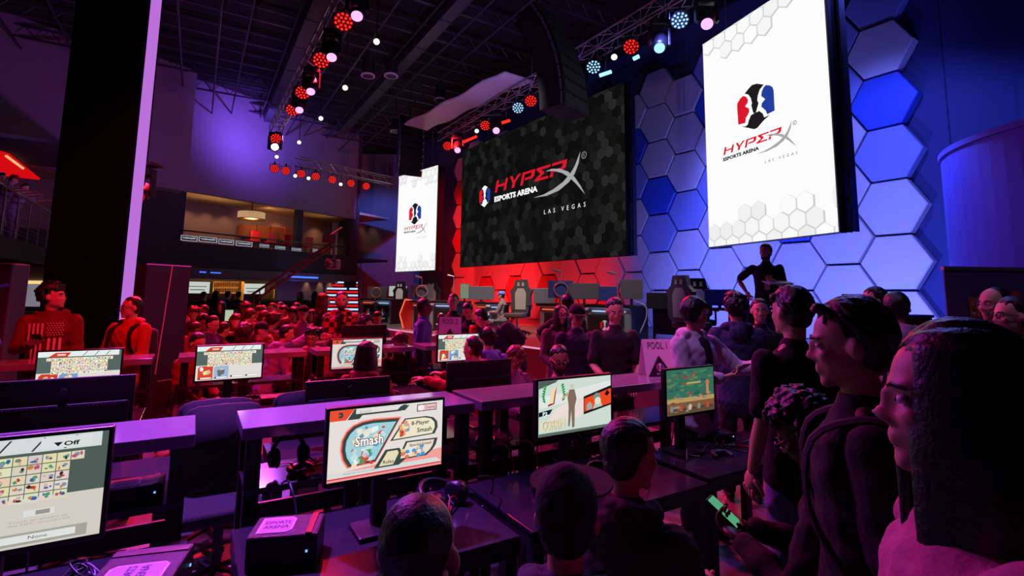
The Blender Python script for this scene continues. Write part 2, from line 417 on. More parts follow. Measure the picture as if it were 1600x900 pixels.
zb = P(978, 399, 14).z; zt = P(974, 128, 14).z
a_, b_ = P(721, 330, 21.4), P(978, 330, 14)
tM, wM, hM, LM, aM = screen_frame('stage_screen', 'wide black video wall with a red and grey logo above the stage', a_, b_, zb, zt)
g = G(wM, hM, st=1.0, eps=.004)
g.rect(0, 0, 1, 1, (.045, .045, .05), 1)
rr = random.Random(5); hr = .185
row = 0; z = 0
while z < hM+hr:
    x = (row % 2)*hr*math.sqrt(3)/2
    while x < wM+hr:
        k = rr.random(); c = .05+.105*k*k + .035*(x/wM)*k
        pts = [(max(0, min(wM, px_)), max(0, min(hM, pz_))) for px_, pz_ in hexring(x, z, hr*.94)]
        if len(set(pts)) > 3: g.poly(pts, (c, c, c), 2, n=False)
        if k > .35: 
            pts = [(max(0, min(wM, px_)), max(0, min(hM, pz_))) for px_, pz_ in hexring(x, z, hr*.80)]
            if len(set(pts)) > 3: g.poly(pts, (c*.86,)*3, 3, n=False)
        x += hr*math.sqrt(3)
    z += hr*1.5; row += 1
# wordmark, shapes in metres on the wide screen; reused elsewhere scaled
def zmM(X, Y): return loc2d(740+X/7.826, 230+Y/7.826, LM, aM)
A0 = zmM(258, 560); B0 = zmM(285, 412); C0 = zmM(1163, 130)
LT = {'H': [[(0, 0), (.2, 0), (.2, .42), (.8, .42), (.8, 0), (1, 0), (1, .98), (.8, .98), (.8, .6), (.2, .6), (.2, 1), (0, 1)]],
      'Y': [[(.05, 1), (.27, 1), (.5, .56), (.76, 1), (1, 1), (.62, .4), (.62, 0), (.4, 0), (.4, .4)]],
      'P': [[(0, 0), (.2, 0), (.2, .82), (.2, 1), (0, 1)], [(.2, 1), (.2, .82), (.76, .82), (.74, .52), (.3, .52), (.3, .34), (.86, .34), (1, .46), (1, 1)]],
      'E': [[(0, 1), (1, 1), (1, .82), (.34, .82), (.66, .5), (.34, .18), (1, .18), (1, 0), (0, 0), (.0, .14), (.36, .5), (0, .86)]],
      'R': [[(0, 0), (.2, 0), (.2, .3), (0, .3)], [(0, 1), (1, 1), (1, .46), (.84, .34), (0, .34), (0, .5), (.74, .52), (.78, .82), (0, .82)]]}
WM = []   # (colour key, polygon) in metres relative to A0
shr = (B0[0]-A0[0]); hh = B0[1]-A0[1]; ww = C0[0]-B0[0]
for i, ch in enumerate('HYPER'):
    for pl in LT[ch]:
        WM.append(('red', [((i+.04+x*.9)*ww/5+z*shr, z*hh) for x, z in pl]))
for pl in ([(735, 620), (900, 595), (1050, 530), (1170, 430), (1240, 330), (1290, 200), (1312, 50), (1278, 140), (1240, 235), (1190, 320), (1100, 425), (980, 515), (860, 580)],
           [(885, 297), (960, 266), (1060, 265), (1160, 298), (1240, 365), (1310, 465), (1370, 577), (1325, 525), (1260, 450), (1180, 372), (1090, 318), (980, 288)]):
    WM.append(('grey', [tuple(Vector(zmM(*q))-Vector(A0)) for q in pl]))
c0 = Vector(zmM(1355, 97))-Vector(A0)
E0 = Vector(zmM(258, 675))-Vector(A0); E1 = Vector(zmM(787, 468))-Vector(A0); G0 = Vector(zmM(866, 822))-Vector(A0); G1 = Vector(zmM(1374, 668))-Vector(A0)
WMW = (Vector(zmM(1370, 577))-Vector(A0)).x
HICON = {'red': [(270,195),(300,200),(322,230),(318,262),(292,300),(330,318),(335,350),(320,385),(300,415),(295,465),(225,482),(212,300),(215,270),(240,225)],
 'blue': [(500,85),(540,88),(568,105),(580,140),(590,340),(515,378),(500,340),(455,300),(462,265),(495,225),(455,195),(460,150),(478,110)],
 'ink1': [(410,70),(480,80),(440,130),(420,190),(415,240),(428,265),(400,365),(375,365),(355,290),(362,265),(350,215),(325,180),(288,172),(320,130),(360,85)],
 'ink2': [(435,345),(470,370),(485,410),(545,380),(480,440),(415,515),(385,528),(255,500),(300,498),(320,480),(330,440),(350,390),(380,370)]}
# the right-hand tall screen gives the icon its true proportions
a_, b_ = P(1106, 300, 11.1), P(1307, 300, 8.27)
zb2 = P(1106, 386, 11.1).z; zt2 = P(1091, 70, 11.1).z
tR, wR, hR, LR, aR = screen_frame('tall_screen', 'tall white video screen with the logo, nearest on the right of the stage', a_, b_, zb2, zt2, 'tall white side screens')
def zmR(X, Y): return loc2d(1120+X/6.4286, 120+Y/6.4286, LR, aR)
ICON = {}
ic = [Vector(zmR(*q)) for q in HICON['red']+HICON['blue']+HICON['ink1']+HICON['ink2']]
ix0, ix1, iz0, iz1 = min(v.x for v in ic), max(v.x for v in ic), min(v.y for v in ic), max(v.y for v in ic)
for k, pl in HICON.items():
    ICON[k] = [((Vector(zmR(*q)).x-(ix0+ix1)/2)/(iz1-iz0), (Vector(zmR(*q)).y-(iz0+iz1)/2)/(iz1-iz0)) for q in pl]
CR, CB = (.86, .09, .17), (.13, .24, .62)
def icon(g, cx, cz, h, ink, lay=4, w=1.0, white=None, st=None):
    for k, pl in ICON.items():
        c = {'red': CR, 'blue': CB}.get(k, ink)
        g.poly([(cx+x*h*w, cz+z*h) for x, z in pl], c, lay, n=False, st=st)
def wordmark(g, x0, z0, s, ink, lay=4, r=True):
    for c, pl in WM:
        g.poly([(x0+x*s, z0+z*s) for x, z in pl], CR if c == 'red' else (.66, .66, .67), lay+(c == 'grey'), n=False)
    T = lambda b, p, q, **k: g.text(b, (x0+p[0]*s)/g.w, (z0+p[1]*s)/g.h, (x0+q[0]*s)/g.w, (z0+q[1]*s)/g.h, ink, lay, **k)
    T('ESPORTS ARENA', E0, E1, bold=.05)
    T('LAS VEGAS', G0, G1, sp=2.2)
    cx, cz = x0+c0.x*s, z0+c0.y*s; n = 16; ro, ri = .115*s, .085*s
    for i in range(n):
        a, b = 2*PI*i/n, 2*PI*(i+1)/n
        g.poly([(cx+ro*math.cos(a), cz+ro*math.sin(a)), (cx+ro*math.cos(b), cz+ro*math.sin(b)), (cx+ri*math.cos(b), cz+ri*math.sin(b)), (cx+ri*math.cos(a), cz+ri*math.sin(a))], (.5, .5, .5), lay, n=False)
    g.text('R', (cx-.04*s)/g.w, (cz-.05*s)/g.h, (cx+.04*s)/g.w, (cz+.05*s)/g.h, (.5, .5, .5), lay)
wordmark(g, A0[0], A0[1], 1, (.97, .97, .97))
i0 = zmM(140, 600); icon(g, i0[0], i0[1], abs(zmM(140, 470)[1]-zmM(140, 728)[1]), (.96, .96, .96), w=.92)
g.build('display', tM, (0, -.002, 0))
def white_screen(t, w, h, hero, seed, stv=1.0):
    g = G(w, h, st=stv, eps=.004); g.rect(0, 0, 1, 1, (.985, .985, .99), 1)
    rr = random.Random(seed); r = .20; row = 0; z = 0
    while z < h+r:
        x = (row % 2)*r*math.sqrt(3)/2
        while x < w+r:
            fz = z/h; fx = x/w
            p = max(0, 1-fz/.19)*1.5 if fz < .19 else max(0, (fz-.84)/.16)*1.3*(1.2-.5*abs(fx-.6))
            if rr.random() < p:
                k = .93+.06*rr.random()
                cl = lambda ps: [(max(0, min(w, q[0])), max(0, min(h, q[1]))) for q in ps]
                o = cl(hexring(x+.02, z-.02, r*1.0)); i = cl(hexring(x, z, r*.95)); c = cl(hexring(x, z, r*.9))
                if len(set(i)) > 3 and len(set(c)) > 3 and len(set(o)) > 3:
                    g.poly(o, (.80, .80, .81), 2, n=False); g.poly(i, (.90, .90, .91), 3, n=False); g.poly(c, (k, k, k), 4, n=False)
            x += r*math.sqrt(3)
        z += r*1.5; row += 1
    hero(g); g.build('display', t, (0, -.002, 0))
def heroR(g):
    icon(g, (ix0+ix1)/2, (iz0+iz1)/2, iz1-iz0, (.12, .11, .12), 5)
    a = zmR(70, 792); e = zmR(812, 690); s = (e[0]-a[0])/WMW
    wordmark(g, a[0], a[1], s, (.12, .11, .12), 5)
white_screen(tR, wR, hR, heroR, 11)
aL, bL = P(621, 350, 25.2), P(682, 350, 22.8)
tL, wL, hL, LL, angL = screen_frame('tall_screen', 'tall white video screen with the logo, smaller one far left of the stage', aL, bL, P(620, 424.7, 25.2).z, P(622, 276, 25.2).z, 'tall white side screens')
def heroL(g):
    q = lambda x, y: loc2d(x, y, LL, angL)
    c = q(649, 334); h = q(649, 318)[1]-q(649, 351)[1]
    icon(g, c[0], c[1], h, (.12, .11, .12), 5)
    a = q(632, 360.5); e = q(667, 352); wordmark(g, a[0], a[1], (e[0]-a[0])/WMW, (.12, .11, .12), 5)
white_screen(tL, wL, hL, heroL, 12)

# ---------------------------------------------------------------- wall column, its lit edge painted as glow
m = MB(); m.box((-5.27, 6.44, CEIL/2), (.95, .26, CEIL)); struct(m.build('trim_5', mat('column_black', (.008, .010, .055), .85)))
_m['column_black'].node_tree.nodes['Principled BSDF'].inputs['Specular IOR Level'].default_value = .08
m = MB(); m.box((-4.745, 6.38, CEIL/2), (.07, .1, CEIL-.02)); tag(m.build('column_lit_edge', em((.80, .48, .93), .82)), 'glowing lilac light strip up the edge of the black column', 'light strip')  # spot-lit trim face, its lilac light given as a glow colour
# ================================================================ ceiling grid, trusses, fixtures
def proj(p):
    d = Vector(p)-CC; f = d.dot(_fwd); return 800+F*d.dot(_rt)/f, 366-F*d.dot(_up)/f
def on_line(A, B, px):
    lo, hi = -1.0, 2.0; best = None
    for i in range(600):
        t = -.6+2.2*i/600; p = A+(B-A)*t
        if (p-CC).dot(_fwd) < .5: continue
        e = abs(proj(p)[0]-px)
        if best is None or e < best[0]: best = (e, p)
    return best[1]
PIPE = mat('ceiling_pipe_paint', (.24, .22, .28), .45, .4)
rr = random.Random(9)
# long joists (across) and pipes (along)
jo = None
for i in range(15):
    v = 2.0+i*1.75; z = 9.75
    A = UV(-11.6, v, z); 
    if jo is None:
        m = MB(); m.box((11, 0, 0), (22, .10, .05)); m.box((11, 0, .38), (22, .10, .05))
        for k in range(36): m.cyl((k*.61, 0, 0), (k*.61+.3, 0, .38), .016, n=4); m.cyl((k*.61+.3, 0, .38), (k*.61+.61, 0, 0), .016, n=4)
        jo = m.build('ceiling_joist', PIPE); o = jo; o.location = A; o.rotation_euler = (0, 0, UA)
        tag(o, 'dark open-web joist crossing high under the black ceiling', 'joist', 'open-web ceiling joists')
    else:
        o = jo.copy(); COL.objects.link(o); o.location = A
pp = None
for i in range(17):
    u = -9+i*1.0+rr.uniform(-.25, .25); z = 9.15+.25*(i % 3)
    if pp is None:
        m = MB(); m.cyl((0, 0, 0), (0, 26, 0), .035, n=6); pp = m.build('ceiling_pipe', PIPE)
        tag(pp, 'thin grey pipe running the length of the ceiling grid', 'pipe', 'ceiling pipes'); o = pp
    else: o = pp.copy(); COL.objects.link(o)
    o.location = UV(u, 1.0, z); o.rotation_euler = (0, 0, UA)
for i, (u, w) in enumerate([(2.3, .5), (5.4, .35), (-3.9, .45)]):
    m = MB(); LD = 22 if i < 2 else 12
    m.box((0, 1+LD/2, 0), (w, LD, w*.7))
    for k in range(12 if i < 2 else 6): m.box((0, 1.5+k*1.9, 0), (w+.05, .05, w*.7+.05))
    o = m.build('air_duct', mat('duct_grey', (.26, .25, .30), .5, .5)); o.location = UV(u, 1.5, 9.5); o.rotation_euler = (0, 0, UA)
    tag(o, 'dark rectangular air duct in the ceiling, ' + ['over the middle of the hall', 'nearest the stage trusses', 'furthest to the left'][i], 'duct', 'ceiling ducts')

def truss(label, A, B, w=.36):
    d = B-A; Ln = d.length; t = thing('lighting_truss', label, 'truss', A, 0, 'lighting trusses')
    t.rotation_euler = d.to_track_quat('Y', 'Z').to_euler()
    for x in (0, w):
        for z in (0, w):
            m = MB(); m.cyl((x-w/2, 0, z), (x-w/2, Ln, z), .024, n=6); m.build('chord', STEEL, t)
    m = MB(); n = int(Ln/w)
    for i in range(n):
        y0, y1 = i*Ln/n, (i+1)*Ln/n
        a, b = (0, w) if i % 2 else (w, 0)
        for x in (-w/2, w/2): m.cyl((x, y0, a), (x, y1, b), .012, n=4)
        for z in (0, w): m.cyl((-w/2+a, y0, z), (-w/2+b, y1, z), .012, n=4)
    m.build('bracing', STEEL, t)
    for f in (.06, .5, .94):
        m = MB(); m.cyl((0, Ln*f, w), (0, Ln*f, w+1.2), .01, n=5); m.build('hanging_chain', STEEL, t)
    return t
TS0, TS1 = Pz(1120, -22, 8.0), Pz(690, 222, 8.0)
truss('long silver box truss over the front of the stage, carrying coloured lights', TS0, TS1)
TL0, TL1 = Pz(556, -20, 7.9), Pz(428, 212, 7.9)
truss('silver truss running away down the left of the hall with red lamps', TL0, TL1)
TB0, TB1 = P(464, 259, 21.5), P(612, 289, 25.5)
truss('silver truss across the back of the hall above a row of red lamps', TB0, TB1)
TX0, TX1 = P(537, 14, TL0.y+1.2), P(574, 50, TL0.y+1.0)
REDL = em((1, .16, .12), 1.6); WHT = em((.95, 1, .86), 1.6); PNK = em((1, .66, 1), 1.5); BLL = em((.62, .86, 1), 1.4); DRED = em((.35, .01, .02), 1)
def par(label, p, face, led, r=.17, ln=.26):
    """p hanging point; face = direction the lamp looks"""
    t = thing('par_light', label, 'stage light', p, 0, 'LED par lights')
    m = MB(); m.box((0, 0, -.02), (.05, .05, .12)); m.cyl((-r-.02, 0, -.24), (-r-.02, 0, -.05), .012, n=5); m.cyl((r+.02, 0, -.24), (r+.02, 0, -.05), .012, n=5); m.cyl((-r-.02, 0, -.06), (r+.02, 0, -.06), .012, n=5)
    m.build('bracket', BLACKM, t)
    d = Vector(face).normalized(); c = Vector((0, 0, -.26))
    q = d.to_track_quat('Z', 'Y').to_matrix().to_4x4(); Mx = Matrix.Translation(c) @ q
    m = MB(); m.cyl(c-d*ln, c, r*.8, r, 16); m.build('lamp_can', BLACKM, t)
    m = MB(); m.cyl(c-d*.01, c+d*.004, r*.93, n=16)
    m.mats = [DRED if led is REDL else BLACKM]; L = m.build('lens', None, t)
    m = MB()
    for rad, n in ((0, 1), (.42, 6), (.76, 11)):
        for k in range(n):
            a = 2*PI*k/n; m.ell((r*rad*math.cos(a), r*rad*math.sin(a), .01), (r*.15, r*.15, .01), Mx, 1)
    o = m.build('led_cluster', led, L)
    return t
def moving(label, p, face, led, s=1.0):
    t = thing('moving_head_light', label, 'stage light', p, 0, 'moving head lights'); t.scale = (s, s, s)
    m = MB(); m.box((0, 0, -.08), (.34, .26, .14), bev=.02); m.build('base', BLACKM, t)
    m = MB(); m.box((-.19, 0, -.34), (.05, .12, .42), bev=.01); m.box((.19, 0, -.34), (.05, .12, .42), bev=.01); m.box((0, 0, -.17), (.4, .12, .04)); m.build('yoke', BLACKM, t)
    d = Vector(face).normalized(); c = Vector((0, 0, -.46))
    m = MB(); m.loft([c-d*.24, c-d*.18, c, c+d*.2, c+d*.3], [.09, .15, .16, .14, .12], n=14, cap=False); h = m.build('lamp_head', BLACKM, t, True)
    m = MB(); m.cyl(c+d*.295, c+d*.31, .105, n=14); m.build('lens', led, h)
    return t
def scoop(label, p, face, led, drop=0):
    t = thing('profile_spotlight', label, 'stage light', p, 0, 'small profile spotlights')
    d = Vector(face).normalized(); c = Vector((0, 0, -.25))
    m = MB(); m.cyl((0, 0, drop), c, .014, n=6); m.build('bracket', BLACKM, t)
    m = MB(); m.cyl(c-d*.24, c+d*.1, .06, .09, 12); m.build('lamp_can', BLACKM, t)
    m = MB(); m.cyl(c+d*.09, c+d*.115, .075, n=12); m.build('lens', led, t)
    return t
def tocam(p, dx=0, dz=0):
    d = (CC-p).normalized(); return Vector((d.x+dx, d.y, d.z+dz))
def put(kind, px, led, line, label, s=1, **k):
    p = on_line(line[0], line[1], px) - Vector((0, 0, .04))
    f = tocam(p, k.get('dx', 0), k.get('dz', -.4))
    if kind == 'par': return par(label, p, f, led, .17*s)
    if kind == 'mov': return moving(label, p, f, led, s)
    return scoop(label, p, f, led)
LL_ = (TL0, TL1); LS = (TS0, TS1); LB = (TB0, TB1)
for i, px in enumerate((538, 503, 474, 458, 432)):
    put('par', px, REDL, LL_, 'red LED lamp on the left-hand truss, %s from the near end' % ORD[i], 1.25)
for i, px in enumerate((560, 521, 488, 470)):
    put('mov', px, PNK, LL_, 'pink-eyed moving head on the left-hand truss, %s from the near end' % ORD[i], 1.05, dz=-.9)
for i, (px, py, y) in enumerate(((589, 50, 12), (540, 124, 14), (502, 174, 17), (468, 213, 20), (433, 236, 21))):
    scoop('small white spotlight hanging right of the left truss, %s from the near end' % ORD[i], P(px, py, y), tocam(P(px, py, y)), WHT, CEIL-P(px, py, y).z)
for i, px in enumerate((430, 447, 471, 494, 520, 549, 573)):
    p = on_line(TB0, TB1, px)-Vector((0, 0, .05)); par('red LED lamp under the back truss, %s from the left' % ORD[i], p, tocam(p), REDL, .18)
for i, px in enumerate((462, 483, 533)):
    p = on_line(TB0, TB1, px)-Vector((0, 0, .2)); scoop('small white spotlight under the back truss, %s from the left' % ORD[i], p, tocam(p), WHT, .2)
for i, (px, k, led, nm) in enumerate(((1104, 'mov', PNK, 'pink-eyed moving head'), (1062, 'par', BLL, 'pale blue LED lamp'), (1030, 'mov', BLL, 'blue-eyed moving head'), (985, 'par', REDL, 'red LED lamp'), (960, 'sc', WHT, 'small white spotlight'), (927, 'par', BLL, 'pale blue LED lamp'),
        (905, 'mov', BLL, 'blue-eyed moving head'), (875, 'sc', WHT, 'small white spotlight'), (829, 'par', REDL, 'red LED lamp'), (810, 'par', BLL, 'pale blue LED lamp'), (776, 'mov', PNK, 'pink-eyed moving head'), (759, 'par', REDL, 'red LED lamp'), (745, 'sc', WHT, 'small white spotlight'), (716, 'mov', PNK, 'pink-eyed moving head'), (700, 'par', REDL, 'red LED lamp'))):
    put(k, px, led, LS, '%s on the stage truss, %s light from the right' % (nm, ORD[i]), 1.15 if k == 'par' else 1.1, dz=-.5)
for i, (a, b, c) in enumerate((((724, 222), (745, 213), REDL), ((784, 192), (797, 188), REDL), ((937, 118), (955, 112), BLL), ((990, 92), (998, 88), BLL))):
    y = on_line(TS0, TS1, a[0]).y; m = MB(); m.m(c); m.cyl(P(*a, y), P(*b, y+.0), .05, n=8); q = on_line(TS0, TS1, (a[0]+b[0])/2); m.m(BLACKM); m.cyl((P(*a, y)+P(*b, y))/2, q, .012, n=5)
    tag(m.build('light_bar', c), ['red LED bar at the far end of the stage truss', 'short red LED bar above the wide screen', 'white-blue LED bar under the stage truss', 'short blue LED bar beside the red lamp'][i], 'light bar')
# bright source burning through the haze beside the left truss
p = on_line(TL0, TL1, 431); moving('blazing violet-white moving head at the far end of the left truss', p-Vector((0, 0, .02)), tocam(p), em((1, .86, 1), 14), 1.2)
# down lights
for i, (px, py) in enumerate(((611, 118), (846, 50), (688, 156), (575, 118), (618, 205))):
    q = Pz(px, py, 8.9); m = MB(); m.m(BLACKM); m.cyl(q, q+Vector((0, 0, .5)), .2, n=20); m.m(mat('ring_grey', (.62, .55, .66), .4)); m.cyl(q-Vector((0, 0, .03)), q+Vector((0, 0, .02)), .23, n=20); m.m(BLACKM); m.cyl(q-Vector((0, 0, .035)), q, .17, n=20)
    m.cyl(q+Vector((0, 0, .5)), (q.x, q.y, CEIL), .02, n=6)
    tag(m.build('ceiling_canister', None), 'black canister downlight with pale rim, ' + ['in the middle of the ceiling grid', 'right beside the large speaker array', 'beside the pale drop panel', 'near the left truss', 'far back above the tall white screen'][i], 'downlight', 'ceiling canisters')

# hanging speaker arrays
def array(label, top, n, bw, bh, bd, ang, curve, rz):
    t = thing('line_array_speaker', label, 'speaker', top, rz, 'hanging line arrays')
    p = Vector((0, 0, 0)); a = ang
    m = MB(); m.box((0, 0, .08), (bw*.8, .5, .08)); m.cyl((0, 0, .1), (0, 0, CEIL-top.z), .02, n=6); m.build('rigging_bar', BLACKM, t)
    for i in range(n):
        Rm = Matrix.Rotation(a, 4, 'X'); c = p + (Rm @ Vector((0, 0, -bh/2)))
        m = MB(); M0 = Matrix.Translation(c) @ Rm
        m.m(BLACKM); 
        pts = [(-bd/2, -bh/2*.8), (bd/2, -bh/2), (bd/2, bh/2), (-bd/2, bh/2*.8)]
        m.prism([(-bw/2, -bh/2), (bw/2, -bh/2), (bw/2, bh/2*.96), (-bw/2, bh/2*.96)], -bd/2, bd/2, M0)
        m.m(mat('grille', (.05, .05, .06), .7, .3, .4, 160)); m.box(M0 @ Vector((0, -bd/2-.008, 0)), (bw*.94, .02, bh*.84), Rm)
        m.m(STEEL)
        for x in (-bw/2-.012, bw/2+.012): m.box(M0 @ Vector((x, -bd/2+.06, 0)), (.02, .05, bh*.9), Rm)
        m.build('speaker_box', None, t); p = p + (Rm @ Vector((0, 0, -bh))); a += curve
    return t
p = P(838, 34, 11.2); array('big black curved stack of speakers hanging over the stage screen', p, 9, 1.0, .28, .62, R(-34), R(4), R(52))
p = P(640, 190, 20.5); array('smaller curved speaker stack hanging beside the far white screen', p, 9, .95, .26, .5, R(-22), R(5), R(28))
# pale drop panel over the stage
A = Pz(668, 204, 8.5); B = Pz(832, 126, 8.5); d = B-A; A2 = Pz(648, 196, 8.5)
m = MB(); n = 16
for i in range(n):
    a = A+d*(i/n); b = A+d*((i+1)/n); o = Vector((-1.0*math.cos(UA), -1.0*math.sin(UA), 0)); z0 = .05*math.sin(i*1.1); z1 = .05*math.sin((i+1)*1.1)
    q = [a+Vector((0, 0, z0)), b+Vector((0, 0, z1)), b+o+Vector((0, 0, z1+.05)), a+o+Vector((0, 0, z0+.05))]; e = Vector((0, 0, .06))
    v = [m.bm.verts.new(x) for x in q]+[m.bm.verts.new(x+e) for x in q]
    for f in ((0, 1, 2, 3), (7, 6, 5, 4), (0, 4, 5, 1), (1, 5, 6, 2), (2, 6, 7, 3), (3, 7, 4, 0)): m.bm.faces.new([v[k] for k in f])
tag(m.build('acoustic_panel', mat('panel_white', (.82, .80, .84), .7)), 'long pale wavy drop panel hanging between the speaker stacks', 'ceiling panel')
spot('panel_light', Pz(740, 240, 4.5), (A+B)/2, (.5, .35, 1), 420, 60)

# ================================================================ gallery and mezzanine at the back
def on_wall(px, py, n=0): return Ppl(px, py, P1+WN*n, WN)
WR = Matrix.Rotation(WANG, 4, 'Z')
def wbox(m, x0, y0, x1, y1, n, th=.08, bev=0):
    a, b = on_wall(x0, (y0+y1)/2, n), on_wall(x1, (y0+y1)/2, n); zt_ = on_wall((x0+x1)/2, y0, n).z; zb_ = on_wall((x0+x1)/2, y1, n).z
    c = (a+b)/2; m.box((c.x, c.y, (zt_+zb_)/2), ((Vector((a.x, a.y, 0))-Vector((b.x, b.y, 0))).length, th, zt_-zb_), WR, bev); return c, zb_, zt_
WOOD = mat('cabinet_wood', (.60, .32, .18), .5, 0, .1, 8, .3)
for i in range(4):
    x = 376+i*21.5; m = MB(); m.m(WOOD); wbox(m, x, 352+i*1.5, x+20.5, 371+i*1.8, 3.9, .45, .01); t = None
    m.m(STEEL); wbox(m, x+(15 if i % 2 == 0 else 4), 360+i*1.6, x+(16 if i % 2 == 0 else 5), 369+i*1.7, 3.62, .03)
    tag(m.build('wall_cabinet', None), 'brown wooden wall cabinet in the upstairs lounge, %s from the left' % ORD[i], 'cabinet', 'lounge wall cabinets')
q = on_wall(418, 362, 2.2); spot('cabinet_fill', (q.x, q.y, 5.9), on_wall(418, 362, 3.9), WARM, 90, 120, .9, .05)  # spot added to brighten the cabinets
# chandelier
c = P(393, 337, 22.4); t = thing('drum_chandelier', 'round glowing crystal drum chandelier in the upstairs lounge', 'chandelier', c, 0)
m = MB(); m.cyl((0, 0, .2), (0, 0, 6.05-c.z), .02, n=6); m.build('stem', BLACKM, t)
m = MB(); 
for k in range(28):
    a = 2*PI*k/28; m.box((.52*math.cos(a), .52*math.sin(a), 0), (.05, .1, .3), Matrix.Rotation(a, 4, 'Z'))
m.build('crystal_band', em((.95, .74, .55), .55), t)
for z in (-.16, .16):
    m = MB(); m.cyl((0, 0, z-.015), (0, 0, z+.015), .56, n=28); m.build('hoop', mat('brass', (.5, .36, .2), .35, .8), t)
l = bpy.data.lights.new('chandelier_light', 'POINT'); l.energy = 60; l.color = WARM; l.shadow_soft_size = .3; o = bpy.data.objects.new('chandelier_light', l); COL.objects.link(o); o.location = c-Vector((0, 0, .4))
for px, py in ((300, 318), (360, 322), (440, 335), (500, 345), (330, 320)):
    q = on_wall(px, py, 3.7); spot('lounge_down_light', (q.x, q.y, 6.0), (q.x+.1, q.y+.1, 4.0), WARM, 55, 110, .9, .05)
    q = on_wall(px, py, 2.2); spot('soffit_light', (q.x, q.y, 4.6), (q.x, q.y, 6.2), WARM, 26, 100, .9, .05)
# glass parapet with small illuminated signs, mirrored as seen from behind
m = MB(); wbox(m, 281, 372, 540, 374, -.02, .05); tag(m.build('mezzanine_handrail', BLACKM), 'thin dark handrail along the open front of the upstairs lounge', 'railing')
for i, (x0, y0, x1) in enumerate(((282, 367, 308), (310, 369, 339), (341, 373, 365), (368, 376, 394), (405, 381, 420), (429, 384, 445), (455, 387, 470), (488, 389, 496))):
    a, b = on_wall(x0, y0, -.02), on_wall(x1, y0, -.02); w = (b-a).length; h = .21 if i < 4 else .14
    t = thing('illuminated_sign', 'small white-outlined lightbox sign on the lounge parapet, %s from the left' % ORD[i], 'sign', Vector((a.x, a.y, a.z-h))-WN*.04, WANG, 'parapet signs')
    m = MB(); m.box((w/2, .015, h/2), (w, .03, h)); m.build('sign_box', BLACK, t)
    g = G(w, h, st=.8); f = .04
    for r_ in ((0, 0, 1, .12), (0, .88, 1, 1), (0, 0, .05, 1), (.95, 0, 1, 1)): g.rect(*r_, (.7, .72, .78), 1)
    g.text('Gaming', .9, .3, .1, .75, (.85, .88, .95), 2, bold=.03)
    g.build('sign_face', t)
# red chairs upstairs
for i, (px, py) in enumerate(((398, 384), (424, 386), (449, 389), (482, 391))):
    q = on_wall(px, py, .7); t = thing('lounge_chair', 'red-backed lounge chair behind the parapet, %s from the left' % ORD[i], 'chair', (q.x, q.y, 3.72), WANG, 'red lounge chairs')
    m = MB(); m.box((0, 0, .62), (.46, .08, .5), bev=.03); m.build('backrest', mat('red_leather', (.7, .04, .06), .5), t)
    m = MB(); m.box((0, .25, .42), (.46, .46, .08), bev=.03); m.build('seat', mat('red_leather', (.7, .04, .06), .5), t)
    for x in (-.19, .19):
        for y in (.06, .44): m = MB(); m.cyl((x, y, 0), (x, y, .4), .02, n=6); m.build('leg', BLACKM, t)
# ---- the bar
TVW = em((.80, .84, .80), .9)
for i, (x0, y0, x1, y1) in enumerate(((291, 439, 329, 460), (380, 442, 415, 461))):
    m = MB(); m.m(BLACK); c, a, b = wbox(m, x0, y0, x1, y1, 2.3, .08); t = tag(m.build('television', None), 'television over the bar, ' + ['left of the lit bottle shelves', 'right of the lit bottle shelves'][i], 'television', 'bar televisions')
    m = MB(); m.m(TVW); wbox(m, x0+1.5, y0+1.3, x1-1.5, y1-1.8, 2.24, .01); m.m(em((.35, .42, .42), .8)); wbox(m, x0+4, y0+8, x1-6, y0+9.2, 2.22, .01); wbox(m, x0+6, y0+13, x1-9, y0+14.5, 2.22, .01); m.build('display', None, t)
m = MB(); m.m(em((.95, .72, .36), .75)); wbox(m, 333, 440, 374, 458, 2.45, .02)
tag(m.build('lit_shelf_back', None), 'warm glowing back panel of the bottle shelves', 'panel')
m = MB(); 
for y in (441, 449.5, 458.5): wbox(m, 332, y-.4, 376, y+.4, 2.2, .3)
tag(m.build('bottle_shelf', WOOD), 'three-tier shelf of bottles between the bar televisions', 'shelf')
bt = None; rr = random.Random(4)
for r_, y in enumerate((449, 458)):
    for k in range(14):
        q = on_wall(335+k*2.8, y, 2.15)
        if bt is None:
            m = MB(); m.cyl((0, 0, 0), (0, 0, .17), .035, n=8); m.cyl((0, 0, .17), (0, 0, .22), .035, .012, n=8); m.cyl((0, 0, .22), (0, 0, .28), .012, n=6)
            bt = m.build('bottle', mat('bottle_amber', (.5, .25, .08), .15)); o = bt
        else: o = bt.copy(); COL.objects.link(o)
        o.location = q+Vector((0, 0, .02)); tag(o, ['bottle on the upper', 'bottle on the lower'][r_]+' lit shelf behind the bar', 'bottle', 'bottles on the '+['upper', 'lower']+' bar shelf' if False else 'bottles on the %s bar shelf' % ['upper', 'lower'][r_])
GOLD = mat('gold_curtain', (.85, .62, .22), .6, 0, .3, 40)
for i, (x0, x1) in enumerate(((283, 289), (374, 379), (440, 447), (449, 455))):
    m = MB(); wbox(m, x0, 440, x1, 478, 1.6 if i > 1 else 2.0, .25, .04); tag(m.build('gold_pillar', GOLD), 'golden lit pillar at the bar, %s from the left' % ORD[i], 'pillar', 'golden bar pillars')
for px in (310, 352, 395, 445):
    q = on_wall(px, 440, 1.3); spot('bar_down_light', (q.x, q.y, 2.6), (q.x+WN.x*.8, q.y+WN.y*.8, 1.4), WARM, 50, 130, .9, .05)
